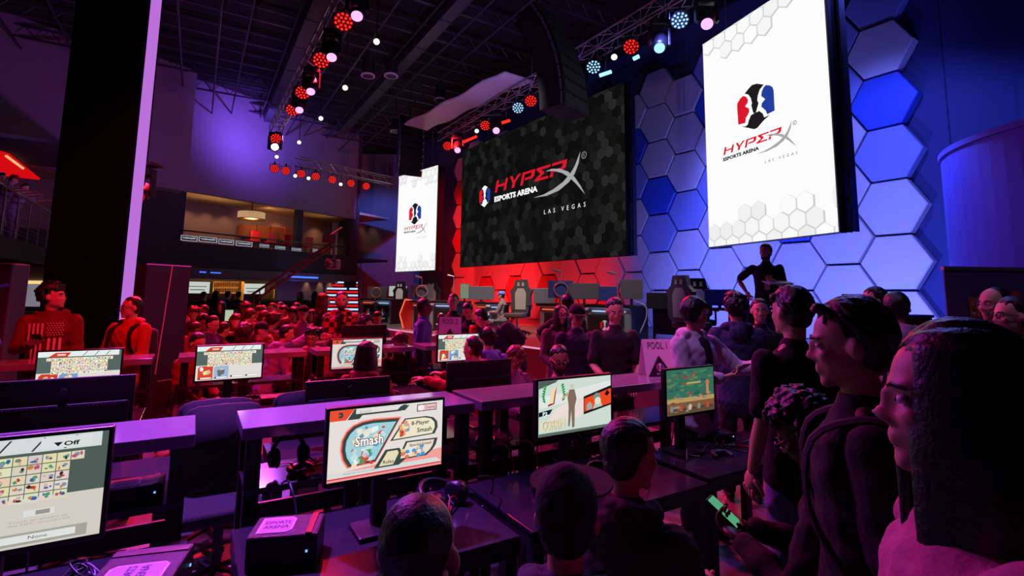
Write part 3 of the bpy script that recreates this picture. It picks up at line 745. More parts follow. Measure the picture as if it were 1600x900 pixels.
m = MB(); m.m(mat('poster_dark', (.3, .2, .16), .5)); wbox(m, 424, 449, 439, 469, 1.9, .05); m.m(mat('poster_cream', (.7, .6, .4), .5)); wbox(m, 427, 452, 436, 466, 1.86, .02)
tag(m.build('framed_poster', None), 'framed poster beside the golden pillars', 'poster')
for px in (482, 503, 518, 530, 541):
    q = on_wall(px, 445, .75); spot('wall_wash_light', (q.x, q.y, 2.6), (q.x+WN.x*.12, q.y+WN.y*.12, 1.0), WARM, 16, 60, .8, .04)
m = MB(); m.m(DARK); wbox(m, 279, 470, 500, 474, -1.4, .7); m.m(mat('bar_front', (.14, .10, .12), .6)); wbox(m, 279, 474, 500, 505, -1.2, .35)
tag(m.build('bar_counter', None), 'long dark bar counter at the back of the hall', 'counter')
for i, (x0, y0, x1, y1) in enumerate(((452, 432, 497, 434.5), (329, 425.5, 345, 427), (312, 424.3, 322, 426))):
    m = MB(); wbox(m, x0, y0, x1, y1, -.42, .03); tag(m.build('neon_strip', em((.30, .45, 1), 1.5)), 'blue neon strip on the bar canopy, ' + ['the longest one', 'the middle one', 'the small left one'][i], 'light strip', 'bar canopy neon')
m = MB(); wbox(m, 279, 424, 556, 436, -.25, .3); wbox(m, 279, 435, 515, 438, -.55, .7); tag(m.build('bar_canopy', mat('canopy', (.30, .24, .32), .6)), 'grey canopy running above the bar', 'canopy')
spot('canopy_blue', on_wall(475, 440, -1.6), on_wall(470, 431, 0), (.15, .2, 1), 22, 120)
# ---- stairs with lit risers
t = thing('staircase', 'staircase with red and white glowing risers beyond the stage', 'stairs', (-8.0, 24.5, 0), R(8))
for i in range(13):
    m = MB(); m.box((-.05*i, .15+i*.26, .1+i*.17+.2), (1.6, .27, .2)); s_ = m.build('step', mat('stair_carpet', (.30, .20, .26), .8), t)
    m = MB(); m.box((-.05*i, .005+i*.26, .14+i*.17+.2), (1.56, .02, .09)); m.build('riser_light', em((1, .10, .12), .9) if i % 2 else em((.75, .85, 1), 1.1), s_)
for sx in (-.9, .86):
    m = MB(); m.cyl((sx, 0, 1.25), (sx-.6, 3.3, 3.5), .03, n=6); m.cyl((sx, 0, .75), (sx-.6, 3.3, 3.0), .015, n=5)
    for k in range(6): f = k/5; m.cyl((sx-.6*f, 3.3*f, .3+2.2*f), (sx-.6*f, 3.3*f, 1.25+2.25*f), .02, n=5)
    m.build('stair_rail', mat('rail_blue', (.35, .42, .7), .4, .4), t)
# ---- camera crane
t = thing('camera_crane', 'long black camera crane reaching up over the crowd', 'crane', (0, 0, 0)); A, B = P(388, 477, 13.2), P(522, 384, 11.6); d = (B-A)
m = MB()
for o in (Vector((0, 0, 0)), Vector((0, 0, .22))): m.cyl(A+o, B+o*.5, .035, n=6)
for k in range(15): f = k/14; g_ = (k+1)/14 if k % 2 else (k-1)/14; m.cyl(A+d*f, A+d*f+Vector((0, 0, .22-.11*f)), .014, n=4)
m.build('boom', mat('crane_metal', (.34, .33, .38), .4, .5), t)
m = MB(); m.cyl(B+Vector((0, 0, .25)), B-Vector((0, 0, .35)), .03, n=6); m.box(B-Vector((0, 0, .42)), (.26, .3, .22), bev=.03); m.cyl(B-Vector((.0, .1, .42)), B-Vector((0, .36, .44)), .07, n=10); m.box(B+Vector((-.1, 0, .16)), (.3, .12, .18)); m.cyl(B+Vector((-.15, 0, .2)), B+Vector((.16, 0, .42)), .02, n=5)
m.build('camera_head', mat('crane_grey', (.42, .40, .42), .5), t)
Q = A+d*.12; m = MB()
for k in range(3): a = 2*PI*k/3+.4; m.cyl((Q.x+.7*math.cos(a), Q.y+.7*math.sin(a), 0), (Q.x, Q.y, 1.0), .03, n=6)
m.cyl((Q.x, Q.y, .95), Q, .05, n=8); m.build('tripod', BLACKM, t)
m = MB(); m.box(A-d.normalized()*.1-Vector((0, 0, .05)), (.3, .3, .3), bev=.02); m.build('counterweight', BLACKM, t)
# ---- left gallery
gd = Vector((-2.2, 3.5, 0)).normalized(); ga = math.atan2(gd.y, gd.x); g0 = Vector((-9.7, 8.6, 0))
wd = Vector((-gd.y, gd.x, 0)); 
m = MB(); m.box(g0+gd*3.8+wd*1.35+Vector((0, 0, 2.8)), (7.8, 2.7, .5), Matrix.Rotation(ga, 4, 'Z')); struct(m.build('floor_gallery', WALLD))
t = thing('gallery_railing', 'steel railing of the upper gallery at far left', 'railing', g0+Vector((0, 0, 3.05)), ga)
m = MB(); m.cyl((0, 0, 1.08), (7.7, 0, 1.08), .035, n=6); m.build('handrail', STEEL, t)
for k in range(8):
    m = MB(); m.box((k*1.1, 0, .54), (.06, .03, 1.08)); m.build('post', STEEL, t)
m = MB()
for k in range(9): m.cyl((0, 0, .12+k*.1), (7.7, 0, .12+k*.1), .008, n=4)
m.build('cable_infill', STEEL, t)
t = thing('red_lit_soffit', 'glowing red ceiling panel over the gallery at far left', 'soffit', (0, 0, 0))
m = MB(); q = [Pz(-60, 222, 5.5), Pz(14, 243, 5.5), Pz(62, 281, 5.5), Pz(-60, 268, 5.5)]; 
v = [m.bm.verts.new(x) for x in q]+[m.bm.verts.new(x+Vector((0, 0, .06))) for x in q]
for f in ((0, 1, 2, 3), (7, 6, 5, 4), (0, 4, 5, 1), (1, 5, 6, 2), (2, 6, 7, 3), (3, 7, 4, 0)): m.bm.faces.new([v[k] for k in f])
m.build('lit_underside', em((.92, .05, .08), .8), t)  # red light on the soffit's underside painted as glow
m = MB(); m.cyl(Pz(10, 244, 5.46), Pz(36, 263, 5.46), .035, n=6); m.build('light_tube', em((1, .65, .45), 1.3), t)
m = MB(); m.box((-13.6, 13.8, 5.62), (3.5, 3.2, .1), Matrix.Rotation(ga, 4, 'Z')); m.build('soffit_slab', WALLD, t)
spot('gallery_light', (-12.6, 12.2, 6.6), (-12.6, 12.4, 3.2), (.5, .3, 1), 90, 100)
# lit opening under the gallery, seen past the column
t = thing('lit_kiosk', 'lit kiosk window under the gallery at far left', 'kiosk', (0, 0, 0))
m = MB(); m.box(P(38, 452, 12.2), (1.1, .1, .8)); m.build('window_panel', em((.62, .60, .66), .55), t)
m = MB(); m.box(P(38, 427, 12.1), (1.2, .12, .32)); m.build('shutter', mat('shutter_metal', (.6, .55, .5), .4, .5), t)
m = MB(); m.box(P(38, 441, 12.0), (1.0, .05, .07)); m.build('warm_tube', em((1, .85, .5), 1.0), t)
m = MB(); m.box((-11.1, 12.3, .65), (1.3, .6, 1.3)); m.build('kiosk_counter', DARK, t)
m = MB(); q = P(-4, 540, 8.2); m.box((q.x, q.y, 1.12), (.46, .3, 2.24), bev=.02); o = m.build('poster_stand', mat('grey_poster', (.30, .34, .46), .6)); tag(o, 'tall grey poster panel at the left edge of the photo', 'panel')
# lamp on column and partition
q = P(222, 298, 6.6); t = moving('dark red-lensed lamp bracketed to the black column', q+Vector((0, 0, .3)), Vector((.5, -1, -.5)), em((.7, .05, .08), .8), .7)
m = MB(); m.box((0, 0, .06), (.5, .3, .05)); m.build('mounting_shelf', DARK, t)
A, B = P(222, 500, 7.0), P(291, 500, 7.6); d = B-A; zt_ = P(222, 413, 7.0).z
t = thing('partition_box', 'tall purple-black partition with a pink top edge beside the column', 'partition', (A.x, A.y, 0), math.atan2(d.y, d.x))
w = math.hypot(d.x, d.y); m = MB(); m.box((w/2, .3, zt_/2), (w, .6, zt_)); m.build('panel', mat('partition_paint', (.15, .13, .26), .7), t)
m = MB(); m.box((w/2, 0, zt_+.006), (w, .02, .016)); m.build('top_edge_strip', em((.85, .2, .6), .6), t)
m = MB(); m.cyl((w*.55, -.008, zt_), (w*.38, -.008, .7), .008, n=4); m.build('white_cable', mat('white_cable', (.8, .75, .8), .5), t)
# ---- right: blue-lit drum wall and the banner
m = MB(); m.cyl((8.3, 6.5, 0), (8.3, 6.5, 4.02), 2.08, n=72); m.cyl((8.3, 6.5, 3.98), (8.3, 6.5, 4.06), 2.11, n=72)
o = m.build('curved_booth', mat('booth_lit_blue', (.40, .42, .86), .6)); tag(o, 'tall curved blue-lit booth wall right of the honeycomb', 'booth')  # the blue of the light is also put into this paint colour
t = thing('roll_up_banner', 'dark roll-up banner with orange BEAN lettering at the right edge', 'banner', P(1481, 500, 4.25).xy.to_3d(), R(2)); w = .95; zt_ = P(1481, 421, 4.25).z
m = MB(); m.box((w/2, 0, zt_/2), (w, .012, zt_)); m.build('banner_cloth', mat('banner_dark', (.24, .20, .36), .7), t)
m = MB(); m.box((w/2, 0, zt_+.01), (w+.02, .03, .03)); m.build('top_bar', STEEL, t); m = MB(); m.box((w/2, 0, .05), (w+.02, .16, .1), bev=.02); m.build('base_cassette', STEEL, t)
g = G(w, zt_, emit=False, eps=.004)
f = lambda px, py: ((P(px, py, 4.25)-P(1481, 421, 4.25)).x/w, 1+(P(px, py, 4.25)-P(1481, 421, 4.25)).z/zt_)
for grow, col, lay in ((.0, (.75, .68, .78), 3), (.0, (.62, .26, .10), 4)):
    b = .06 if lay == 3 else .02
    for word, a, c in (('BEAN', (1521, 497), (1580, 464)), ('BO', (1528, 521), (1553, 497))):
        a_, c_ = f(*a), f(*c); g.text(word, a_[0], a_[1], c_[0], c_[1], col, lay, bold=b)
c_ = f(1595, 463); g.oval(c_[0]-.01, c_[1], .05, .02, (.7, .12, .12), 4)
g.build('banner_print', t, (0, -.006, 0))
# ================================================================ gaming stations
ZC = 1.17
def counter(label, u0, u1, v0, v1=None, zt_=ZC, posts=None, mat_=None):
    v1 = v1 or v0+.45; w = u1-u0; d = v1-v0
    t = thing('counter_shelf', label, 'counter', UV(u0, v0), UA, 'raised counters over the stations')
    m = MB(); m.box((w/2, d/2, zt_-.03), (w, d, .06), bev=.004); m.build('counter_top', mat_ or GLOSS, t)
    posts = posts or [.06, w*.5, w-.06]
    for x in posts:
        for y in (.06, d-.06):
            m = MB(); m.box((x, y, (zt_-.06)/2), (.07, .07, zt_-.06)); m.build('post', BLACKM, t)
    m = MB(); m.box((w/2, d/2, .85), (w-.05, d-.04, .03)); m.build('middle_shelf', DESK, t)
    m = MB(); m.box((w/2, d-.02, .60), (w-.05, .02, .10)); m.build('back_rail', BLACKM, t)
    return t
def desk(label, u0, u1, v0=2.1, v1=2.82, z=.75):
    w = u1-u0; d = v1-v0
    t = thing('gaming_desk', label, 'desk', UV(u0, v0), UA, 'gaming desks')
    m = MB(); m.box((w/2, d/2, z-.02), (w, d, .04), bev=.004); m.build('desktop', DESK, t)
    m = MB(); m.m(BLACKM)
    for a in ((w/2, .012, w), (w/2, d-.012, w)): m.box((a[0], a[1], z-.05), (a[2], .03, .07))
    for x in (.015, w-.015): m.box((x, d/2, z-.05), (.03, d, .07))
    m.build('frame', None, t)
    for x in (.04, w-.04):
        for y in (.04, d-.04): m = MB(); m.box((x, y, (z-.07)/2), (.06, .06, z-.07)); m.build('leg', BLACKM, t)
    return t
ROW1 = [('purple-lit counter board nearest at the left edge', -1.7, .05, None), ('long dark glossy counter behind the menu monitor', .25, 1.55, None), ('glossy counter with bright reflections behind the monitor with the fighter', 1.6, 3.75, None)]
for l, a, b, _ in ROW1: counter(l, a, b, 2.95, posts=[.06, (b-a)*.5, b-a-.06] if b-a < 2 else [.06, .38, 1.1, b-a-.06])
desk('desk at the lower left corner under the roster monitor', -1.7, .05); desk('desk with the black console box and menu monitor', .22, 1.35); desk('glossy desk behind the cap wearer', 1.42, 2.68); desk('glossy desk at the right end of the near row', 2.76, 3.95, 2.15, 2.75)
R2 = [('purple counter board in front of the two hooded men', -1.75, -.32), ('counter board behind the second-row roster monitor', -.1, 1.15), ('red-lit counter in front of the curly-haired player', 1.25, 2.45), ('counter carrying the pink tent sign', 2.6, 3.5)]
for l, a, b in R2: counter(l, a, b, 6.35)
for i, (a, b) in enumerate([(-1.75, -.32), (-.1, 1.15), (1.25, 2.35), (2.45, 3.1)]): desk('second-row desk, ' + ['below the two hooded men', 'under the roster monitor beside the seated man in glasses', 'in front of the woman in the red hoodie', 'with the dark water bottle'][i], a, b, 5.35, 6.05)
for i, (a, b) in enumerate([(-1.2, -.05), (.5, 1.6), (1.65, 2.48)]): desk('desk facing away on the far side of the near counters, ' + ['leftmost', 'middle one', 'rightmost'][i], a, b, 3.72, 4.25)
for i, (u, v) in enumerate([(1.7, 8.7), (.2, 11.4)]): counter('low red-lit counter among the seated crowd, ' + ['nearer one', 'farther one'][i], u, u+1.4, v, zt_=1.05)
# crowd control partition and far half wall in front of the bar
A, B = P(405, 478, 17.0), P(498, 478, 17.0); m = MB(); m.box((A+B)/2, ((B-A).length, .1, .08)); 
for f in (0, .33, .66, 1): q = A+(B-A)*f; m.box((q.x, q.y, q.z/2), (.08, .08, q.z))
tag(m.build('lounge_rail', BLACKM), 'dark rail with posts between the crowd and the bar', 'railing')

# ---- monitors
def roster(g, tl, seed, detail=True, icons=((.80, .25, .16), (.45, .62, .80))):
    rr = random.Random(seed)
    g.rect(0, 0, 1, 1, (.34, .40, .38), 1); g.rect(0, 0, 1, .44, (.88, .86, .84), 2); g.rect(0, .86, .97, 1, (.90, .93, .93), 2)
    g.poly([(.12, .86), (.20, .97), (.38, .97), (.34, .86)], (.86, .22, .14), 3)
    if not detail: g.rect(.22, .89, .32, .935, (.97, .8, .75), 4)
    for x in (.52, .66, .80): g.poly([(x, .87), (x+.05, .99), (x+.06, .99), (x+.01, .87)], (.2, .24, .23), 3)
    cols = 13; rows = 5 if detail else 5
    for r_ in range(rows):
        for c in range(cols):
            if r_ == rows-1 and (c < 1 or c > cols-2): pass
            x0 = .10+(.80/cols)*c; z0 = .84-(r_+1)*.088; x1 = x0+.8/cols*.94; z1 = z0+.08
            if r_ > 0 and c in (0, cols-1): continue
            b = (.90+.08*rr.random(), .86+.1*rr.random(), .72+.16*rr.random()); g.rect(x0, z0, x1, z1, b, 3)
            for k in range(3 if detail else 2):
                cc = rr.choice([(.78, .25, .2), (.25, .4, .75), (.35, .65, .45), (.85, .55, .25), (.2, .2, .25), (.9, .75, .7), (.55, .62, .75), (.8, .35, .5)])
                cx = rr.uniform(x0+.012, x1-.012); cz = rr.uniform(z0+.02, z1-.02)
                n = rr.randint(4, 7); rx = rr.uniform(.006, .015); rz = rr.uniform(.01, .026); ph = rr.random()*6
                g.poly([(max(x0, min(x1, cx+rx*math.cos(ph+2*PI*i/n)*rr.uniform(.7, 1.2))), max(z0, min(z1, cz+rz*math.sin(ph+2*PI*i/n)*rr.uniform(.7, 1.2)))) for i in range(n)], cc, 4+k)
    for k, c in enumerate(icons or []):
        x0 = .03+k*.235; g.poly([(x0, .02), (x0+.22, .02), (x0+.22, .42), (x0+.03, .42), (x0, .36)], c, 3)
        for j in range(5):
            cx = x0+rr.uniform(.05, .17); cz = rr.uniform(.12, .36); cc = rr.choice([(.95, .88, .62), (.9, .9, .88), (.4, .42, .45), (.85, .7, .5)]); n = 6
            g.poly([(cx+.035*math.cos(1+2*PI*i/n)*rr.uniform(.5, 1.3), cz+.07*math.sin(1+2*PI*i/n)*rr.uniform(.5, 1.3)) for i in range(n)], cc, 4+j)
        g.rect(x0+.02, .045, x0+.2, .085, (.95, .93, .9), 9); g.oval(x0+.03, .065, .013, .025, (.1, .15, .15), 10, 10)
    for k in (2, 3):
        x0 = .03+k*.235
        if icons: g.rect(x0+.01, .05, x0+.215, .12, (.78, .76, .74), 3); g.rect(x0+.03, .065, x0+.205, .105, (.96, .96, .95), 4); g.oval(x0+.03, .085, .014, .026, (.15, .2, .2), 5, 10)
def monitor(label, u, v, z0, graf, w=.565, h=.335, rz=0, base=.75, group='monitors facing the camera', bright=1.0):
    t = thing('gaming_monitor', label, 'monitor', UV(u, v, base), UA+rz, group); z = z0-base
    m = MB(); m.box((w/2, .022, z+h/2), (w, .04, h), bev=.006); m.box((w/2, .055, z+h*.48), (w*.62, .05, h*.6), bev=.012); m.build('housing', BLACK, t)
    g = G(w-.028, h-.032, st=bright, eps=.0006); graf(g, t); g.build('display', t, (.014, .001, z+.020))
    m = MB(); m.box((w/2, .11, z/2+h*.2), (.07, .05, z+h*.4), bev=.008); m.build('stand_neck', BLACK, t)
    m = MB(); m.box((w/2, .08, .012), (.24, .19, .02), bev=.006); m.build('stand_base', BLACK, t)
    m = MB(); m.cyl((w*.5, .13, z+.02), (w*.52, .2, .02), .004, n=5); m.build('power_cable', BLACK, t)
    return t
def menu(g, t):
    PK, DG, OR = (.95, .62, .60), (.22, .28, .27), (.92, .30, .18)
    g.rect(0, 0, 1, 1, (.90, .87, .86), 1); g.poly([(0, .10), (1, .26), (1, .05), (.0, .05)], PK, 2); g.rect(0, 0, 1, .045, (.95, .6, .6), 2); g.rect(0, .03, 1, .05, (.85, .25, .3), 3); g.poly([(0, .05), (0, .12), (.95, .12), (1, .05)], (.84, .86, .85), 3)
    g.poly([(0, .85), (.13, .85), (.20, 1), (0, 1)], OR, 3); g.oval(.085, .93, .022, .045, DG, 4); g.rect(.05, .92, .085, .94, OR, 5); g.poly([(.14, .85), (.24, .85), (.265, .90), (.60, .90), (.66, .99), (.62, .99), (.57, .925), (.21, .925), (.21, 1), (.20, 1)], DG, 4)
    g.rect(.56, .905, .64, .975, DG, 4, sk=.04); g.text('Smash', .24, .935, .34, .975, (.65, .65, .66), 5)
    g.rect(.75, .86, .94, .97, DG, 3); g.rect(.757, .873, .933, .957, (.96, .78, .78), 4); g.oval(.79, .915, .028, .045, (.98, .93, .93), 5); g.text('Controls', .825, .89, .925, .94, (.25, .25, .25), 5, bold=.01)
    big = [(.17, .19), (.13, .30), (.112, .43), (.118, .56), (.15, .67), (.20, .745), (.27, .785), (.36, .80), (.585, .785), (.39, .21)]
    off = lambda pl, k, cx=.34, cz=.46: [((x-cx)*k+cx, (z-cz)*k+cz) for x, z in pl]
    g.poly(off(big, 1.10), PK, 3); g.poly(off(big, 1.055), OR, 4); g.poly(off(big, 1.02), DG, 5); g.poly(off(big, .90), (.62, .82, .86), 6)
    rr = random.Random(2)
    for k in range(46):
        cx, cz = rr.uniform(.19, .46), rr.uniform(.2, .72)
        if cx > .36 and cz < .42: continue
        c = rr.choice([(.85, .25, .2), (.9, .9, .86), (.35, .6, .75), (.95, .85, .7), (.3, .6, .4), (.75, .88, .9), (.9, .95, .95)]); n = rr.randint(4, 7); r_ = rr.uniform(.015, .045)
        g.poly([(cx+r_*math.cos(k+2*PI*i/n)*rr.uniform(.6, 1.3), cz+1.5*r_*math.sin(k+2*PI*i/n)*rr.uniform(.6, 1.3)) for i in range(n)], c, 7+k % 4)
    g.text('Smash', .205, .45, .455, .61, (.35, .2, .2), 12, bold=.07); g.text('Smash', .21, .457, .45, .603, (.99, .98, .96), 13, bold=.02)
    a = [(.53, .48), (.645, .765), (.83, .765), (.895, .735), (.93, .67), (.935, .59), (.91, .50)]; g.poly(off(a, 1.09, .72, .62), DG, 5); g.poly(off(a, .96, .71, .635), (.93, .90, .78), 6)
    for k in range(26):
        cx, cz = rr.uniform(.60, .67), rr.uniform(.53, .73); c = rr.choice([(.8, .3, .2), (.95, .9, .6), (.4, .6, .8), (.9, .6, .5)]); n = 5; r_ = .02
        g.poly([(cx+r_*math.cos(k+2*PI*i/n), cz+1.5*r_*math.sin(k+2*PI*i/n)*rr.uniform(.6, 1.3)) for i in range(n)], c, 7+k % 3)
    g.text('8-Player', .70, .645, .87, .725, (.12, .1, .12), 11, bold=.015); g.text('Smash', .755, .545, .895, .615, (.12, .1, .12), 11, bold=.015)
    b = [(.60, .18), (.665, .42), (.935, .41), (.92, .32), (.89, .25), (.84, .19)]; g.poly(off(b, 1.12, .75, .30), DG, 5); g.poly(off(b, .94, .74, .30), (.92, .86, .80), 6)
    for k in range(24):
        cx, cz = rr.uniform(.63, .82), rr.uniform(.19, .33); c = rr.choice([(.9, .45, .35), (.3, .6, .85), (.95, .8, .5), (.9, .9, .9)]); n = 6; r_ = .022
        g.poly([(cx+r_*math.cos(k+2*PI*i/n), cz+1.4*r_*math.sin(k+2*PI*i/n)) for i in range(n)], c, 7+k % 3)
    g.text('Special Smash', .69, .335, .895, .388, (.15, .12, .14), 11, bold=.01)
    g.poly([(.38, .10), (.475, .35), (.60, .35), (.625, .28), (.66, .17), (.60, .10)], DG, 4); g.poly([(.42, .125), (.492, .325), (.58, .325), (.592, .28), (.545, .125)], (.90, .86, .72), 11); g.text('Rules', .455, .15, .548, .205, (.12, .1, .12), 13, bold=.01)
    g.text('Battle with up to four players!', .13, .075, .42, .105, (.55, .52, .52), 4)
def fighter(g, t):
    g.rect(0, 0, 1, 1, (.80, .86, .82), 1); g.poly([(0, .5), (.6, .62), (1, .5), (1, .9), (0, .7)], (.88, .90, .89), 2); g.poly([(.1, .2), (.55, .28), (.75, .55), (.45, .62), (.2, .45)], (.92, .86, .84), 3)
    g.poly([(0, .86), (.22, .96), (.25, 1), (0, 1)], (.32, .36, .35), 3); g.rect(0, 0, 1, .055, (.36, .42, .38), 4)
    for s_, x0 in ((1, .13), (-1, .26)):
        for k in range(7):
            z = .60+k*.045; x = x0 - s_*(.065-abs(k-2)*.006); g.poly([(x, z), (x-s_*.035, z+.045), (x-s_*.005, z+.06), (x+s_*.012, z+.02)], (.10, .62, .26), 4)
    g.poly([(.115, .53), (.20, .565), (.205, .60), (.12, .565)], (.55, .06, .08), 5); g.rect(.13, .58, .185, .80, (.93, .86, .66), 6, sk=.025); g.poly([(.155, .80), (.21, .80), (.23, .90), (.18, .86)], (.93, .86, .66), 7); g.rect(.185, .58, .2, .88, (.6, .06, .08), 6, sk=.03)
    g.poly([(0, .36), (.14, .39), (.18, .48), (0, .44)], (.06, .10, .18), 4); g.text('P2', .05, .375, .11, .44, (.92, .95, 1), 5, bold=.03)
    # a plain standing silhouette in place of the game figure
    S_c = (.50, .42, .36); g.oval(.435, .86, .026, .045, (.82, .76, .70), 6, 14); g.poly([(.40, .80), (.47, .80), (.50, .62), (.475, .48), (.47, .10), (.44, .08), (.425, .40), (.405, .12), (.385, .12), (.39, .5), (.375, .66)], S_c, 5)
    g.poly([(.38, .77), (.30, .66), (.30, .64), (.39, .70)], (.80, .64, .52), 6)
    g.poly([(.02, .09), (.36, .19), (.36, .33), (.02, .24)], (.86, .86, .80), 4); g.text('CORRIN', .045, .095, .345, .285, (.62, .52, .32), 5, shear=.15, bold=.03); g.text('CORRIN', .04, .10, .34, .29, (.93, .88, .72), 6, shear=.15, bold=.01)
    g.poly([(.60, .30), (1, .42), (1, .80), (.60, .64)], (.08, .09, .09), 4); g.poly([(.61, .35), (1, .455), (1, .745), (.61, .60)], (.93, .28, .13), 5)
    g.oval(.79, .60, .05, .085, (.45, .58, .52), 6); g.oval(.80, .53, .045, .07, (.86, .88, .80), 7); g.poly([(.73, .38), (.87, .42), (.84, .52), (.76, .50)], (.72, .78, .72), 6)
    g.poly([(.64, .37), (.72, .39), (.72, .48), (.68, .53), (.64, .47)], (.62, .66, .64), 6); g.poly([(.90, .64), (.94, .60), (.98, .66), (.94, .72)], (.15, .05, .05), 6)
def stagegame(g, t):
    rr = random.Random(8); g.rect(0, 0, 1, 1, (.24, .48, .40), 1); g.rect(0, 0, 1, .34, (.55, .38, .26), 2); g.rect(0, .26, 1, .36, (.80, .66, .42), 3); g.rect(0, 0, 1, .10, (.42, .34, .24), 3)
    for k in range(90):
        cx, cz = rr.random()*.94+.03, rr.random()*.92+.03; c = rr.choice([(.30, .56, .44), (.20, .40, .38), (.45, .55, .36), (.62, .34, .28)] if cz > .42 else [(.72, .56, .38), (.48, .34, .28), (.62, .62, .52), (.3, .45, .4)])
        n = rr.randint(4, 7); r_ = rr.uniform(.015, .05); g.poly([(min(1, max(0, cx+r_*1.4*math.cos(k+2*PI*i/n))), min(1, max(0, cz+r_*.8*math.sin(k+2*PI*i/n)))) for i in range(n)], c, 4+k % 4)
    for k in range(5): x = .08+k*.19; g.oval(x, .14, .035, .07, rr.choice([(.85, .8, .7), (.8, .35, .25), (.55, .6, .55)]), 9, 10); g.rect(x+.03, .08, x+.12, .14, (.35, .28, .26), 9)
    g.rect(.40, .66, .70, .70, (.86, .70, .40), 9); g.rect(.82, .40, .87, .62, (.88, .60, .42), 9); g.oval(.845, .66, .04, .06, (.9, .5, .3), 10, 12)
def bigroster(g, t):
    roster(g, t, 21, True, None); g.rect(.70, .88, .93, .985, (.93, .95, .95), 5); g.text('Off', .80, .895, .87, .94, (.12, .14, .14), 6, bold=.03); g.poly([(.755, .935), (.775, .895), (.795, .935)], (.12, .14, .14), 6)
    for x0, x1 in ((.02, .46), (.50, .94)):
        g.rect(x0, .02, x1, .13, (.70, .70, .66), 4); g.rect(x0+.02, .045, x1-.05, .11, (.95, .96, .95), 5); g.oval(x0+.045, .075, .022, .035, (.2, .25, .25), 6); g.text('None', (x0+x1)/2-.03, .065, (x0+x1)/2+.05, .095, (.3, .32, .32), 6)
        g.rect((x0+x1)/2-.06, .27, (x0+x1)/2+.07, .33, (.94, .94, .93), 4); g.rect((x0+x1)/2-.01, .28, (x0+x1)/2+.05, .32, (.66, .64, .62), 5)
        g.text('Touch an amiibo to\nthe NFC touchpoint', x0+.10, .19, x1-.08, .245, (.70, .69, .67), 4)
    g.rect(0, 0, 1, .44, (.90, .87, .83), 3)
MON = []
def monpx(label, px0, px1, zc, d0, graf, row, **k):
    pass
monitor('nearest monitor, cropped by the left edge, showing a roster over two empty slots', -.80, 2.24, 1.03, bigroster, w=.60, h=.36, bright=.82)
monitor('monitor with the red and white game menu, beside the shaved head', .53, 2.40, 1.005, menu)
monitor('monitor showing the large CORRIN caption', 1.67, 2.44, 1.04, fighter)
monitor('rightmost monitor of the near row, showing a green and brown stage scene', 2.77, 2.50, 1.02, stagegame, w=.52, h=.335, bright=.75)
monitor('second-row roster monitor below the hooded man with a phone', -1.05, 5.55, 1.02, lambda g, t: roster(g, t, 31, False))
monitor('second-row roster monitor beside the seated man in glasses', .04, 5.52, 1.02, lambda g, t: roster(g, t, 32, False, ((.82, .28, .2), (.62, .72, .82))))
monitor('menu monitor half hidden behind the woman in the red hoodie', 1.27, 5.72, 1.02, menu, bright=.9)
monitor('second-row roster monitor beside the player reaching forward', 2.46, 5.66, 1.04, lambda g, t: roster(g, t, 34, False))
# small bright tablet-like screens deeper in the hall
for i, (px, py, y, w, h) in enumerate(((358, 493, 11.5, .17, .24),)):
    t = thing('small_screen', 'small pale upright screen among the red-lit crowd', 'screen', P(px, py, y)-Vector((0, 0, h/2)), .15); m = MB(); m.box((0, .015, h/2), (w+.03, .03, h+.03)); m.cyl((0, .02, 0), (0, .02, -P(px, py, y).z+h/2), .015, n=6); m.build('housing', BLACK, t)
    g = G(w, h, st=.8, eps=.003); g.rect(0, 0, 1, 1, (.74, .82, .70), 1); g.poly([(.2, .2), (.8, .15), (.7, .6), (.4, .8)], (.85, .80, .68), 2); g.build('display', t, (-w/2, 0, 0))
# monitors seen from behind
def backmon(label, u, v, z0, w=.60, h=.34, base=.75, rz=0):
    t = thing('gaming_monitor', label, 'monitor', UV(u, v, base), UA+rz, 'monitors seen from behind'); z = z0-base
    m = MB(); m.box((w/2, .03, z+h/2), (w, .03, h), bev=.005); m.build('housing', BLACK, t)
    m = MB(); m.box((w/2, 0, z+h*.36), (w*.94, .05, h*.52), bev=.01); m.build('rear_bulge', BLACK, t)
    m = MB(); 
    for k in range(26): m.box((w*.1+k*w*.8/26, -.026, z+h*.58), (.008, .004, .006))
    m.build('vent_slots', mat('vent_grey', (.4, .38, .42), .4), t)
    m = MB(); m.cyl((w/2, -.027, z+h*.8), (w/2, .012, z+h*.8), .02, n=16); m.build('badge', mat('badge_dark', (.2, .18, .24), .3, .5), t)
    m = MB(); m.box((w/2, -.045, z/2+.06), (.07, .035, z+.1)); m.build('stand_neck', BLACK, t)
    m = MB(); m.box((w/2, -.02, .012), (.24, .2, .02), bev=.005); m.build('stand_base', BLACK, t)
    return t
backmon('black back of a wide monitor above the left purple counter', -.93, 3.9, .97, .66, .37)
backmon('black back of a monitor in front of the woman in the red hoodie', .72, 3.95, .88, .62, .33)
backmon('black back of a monitor in front of the red-haired man', 1.82, 3.95, .94, .62, .34)
backmon('black back of a monitor before the bald man', 1.75, 7.25, 1.06, .62, .34, ZC-.1)
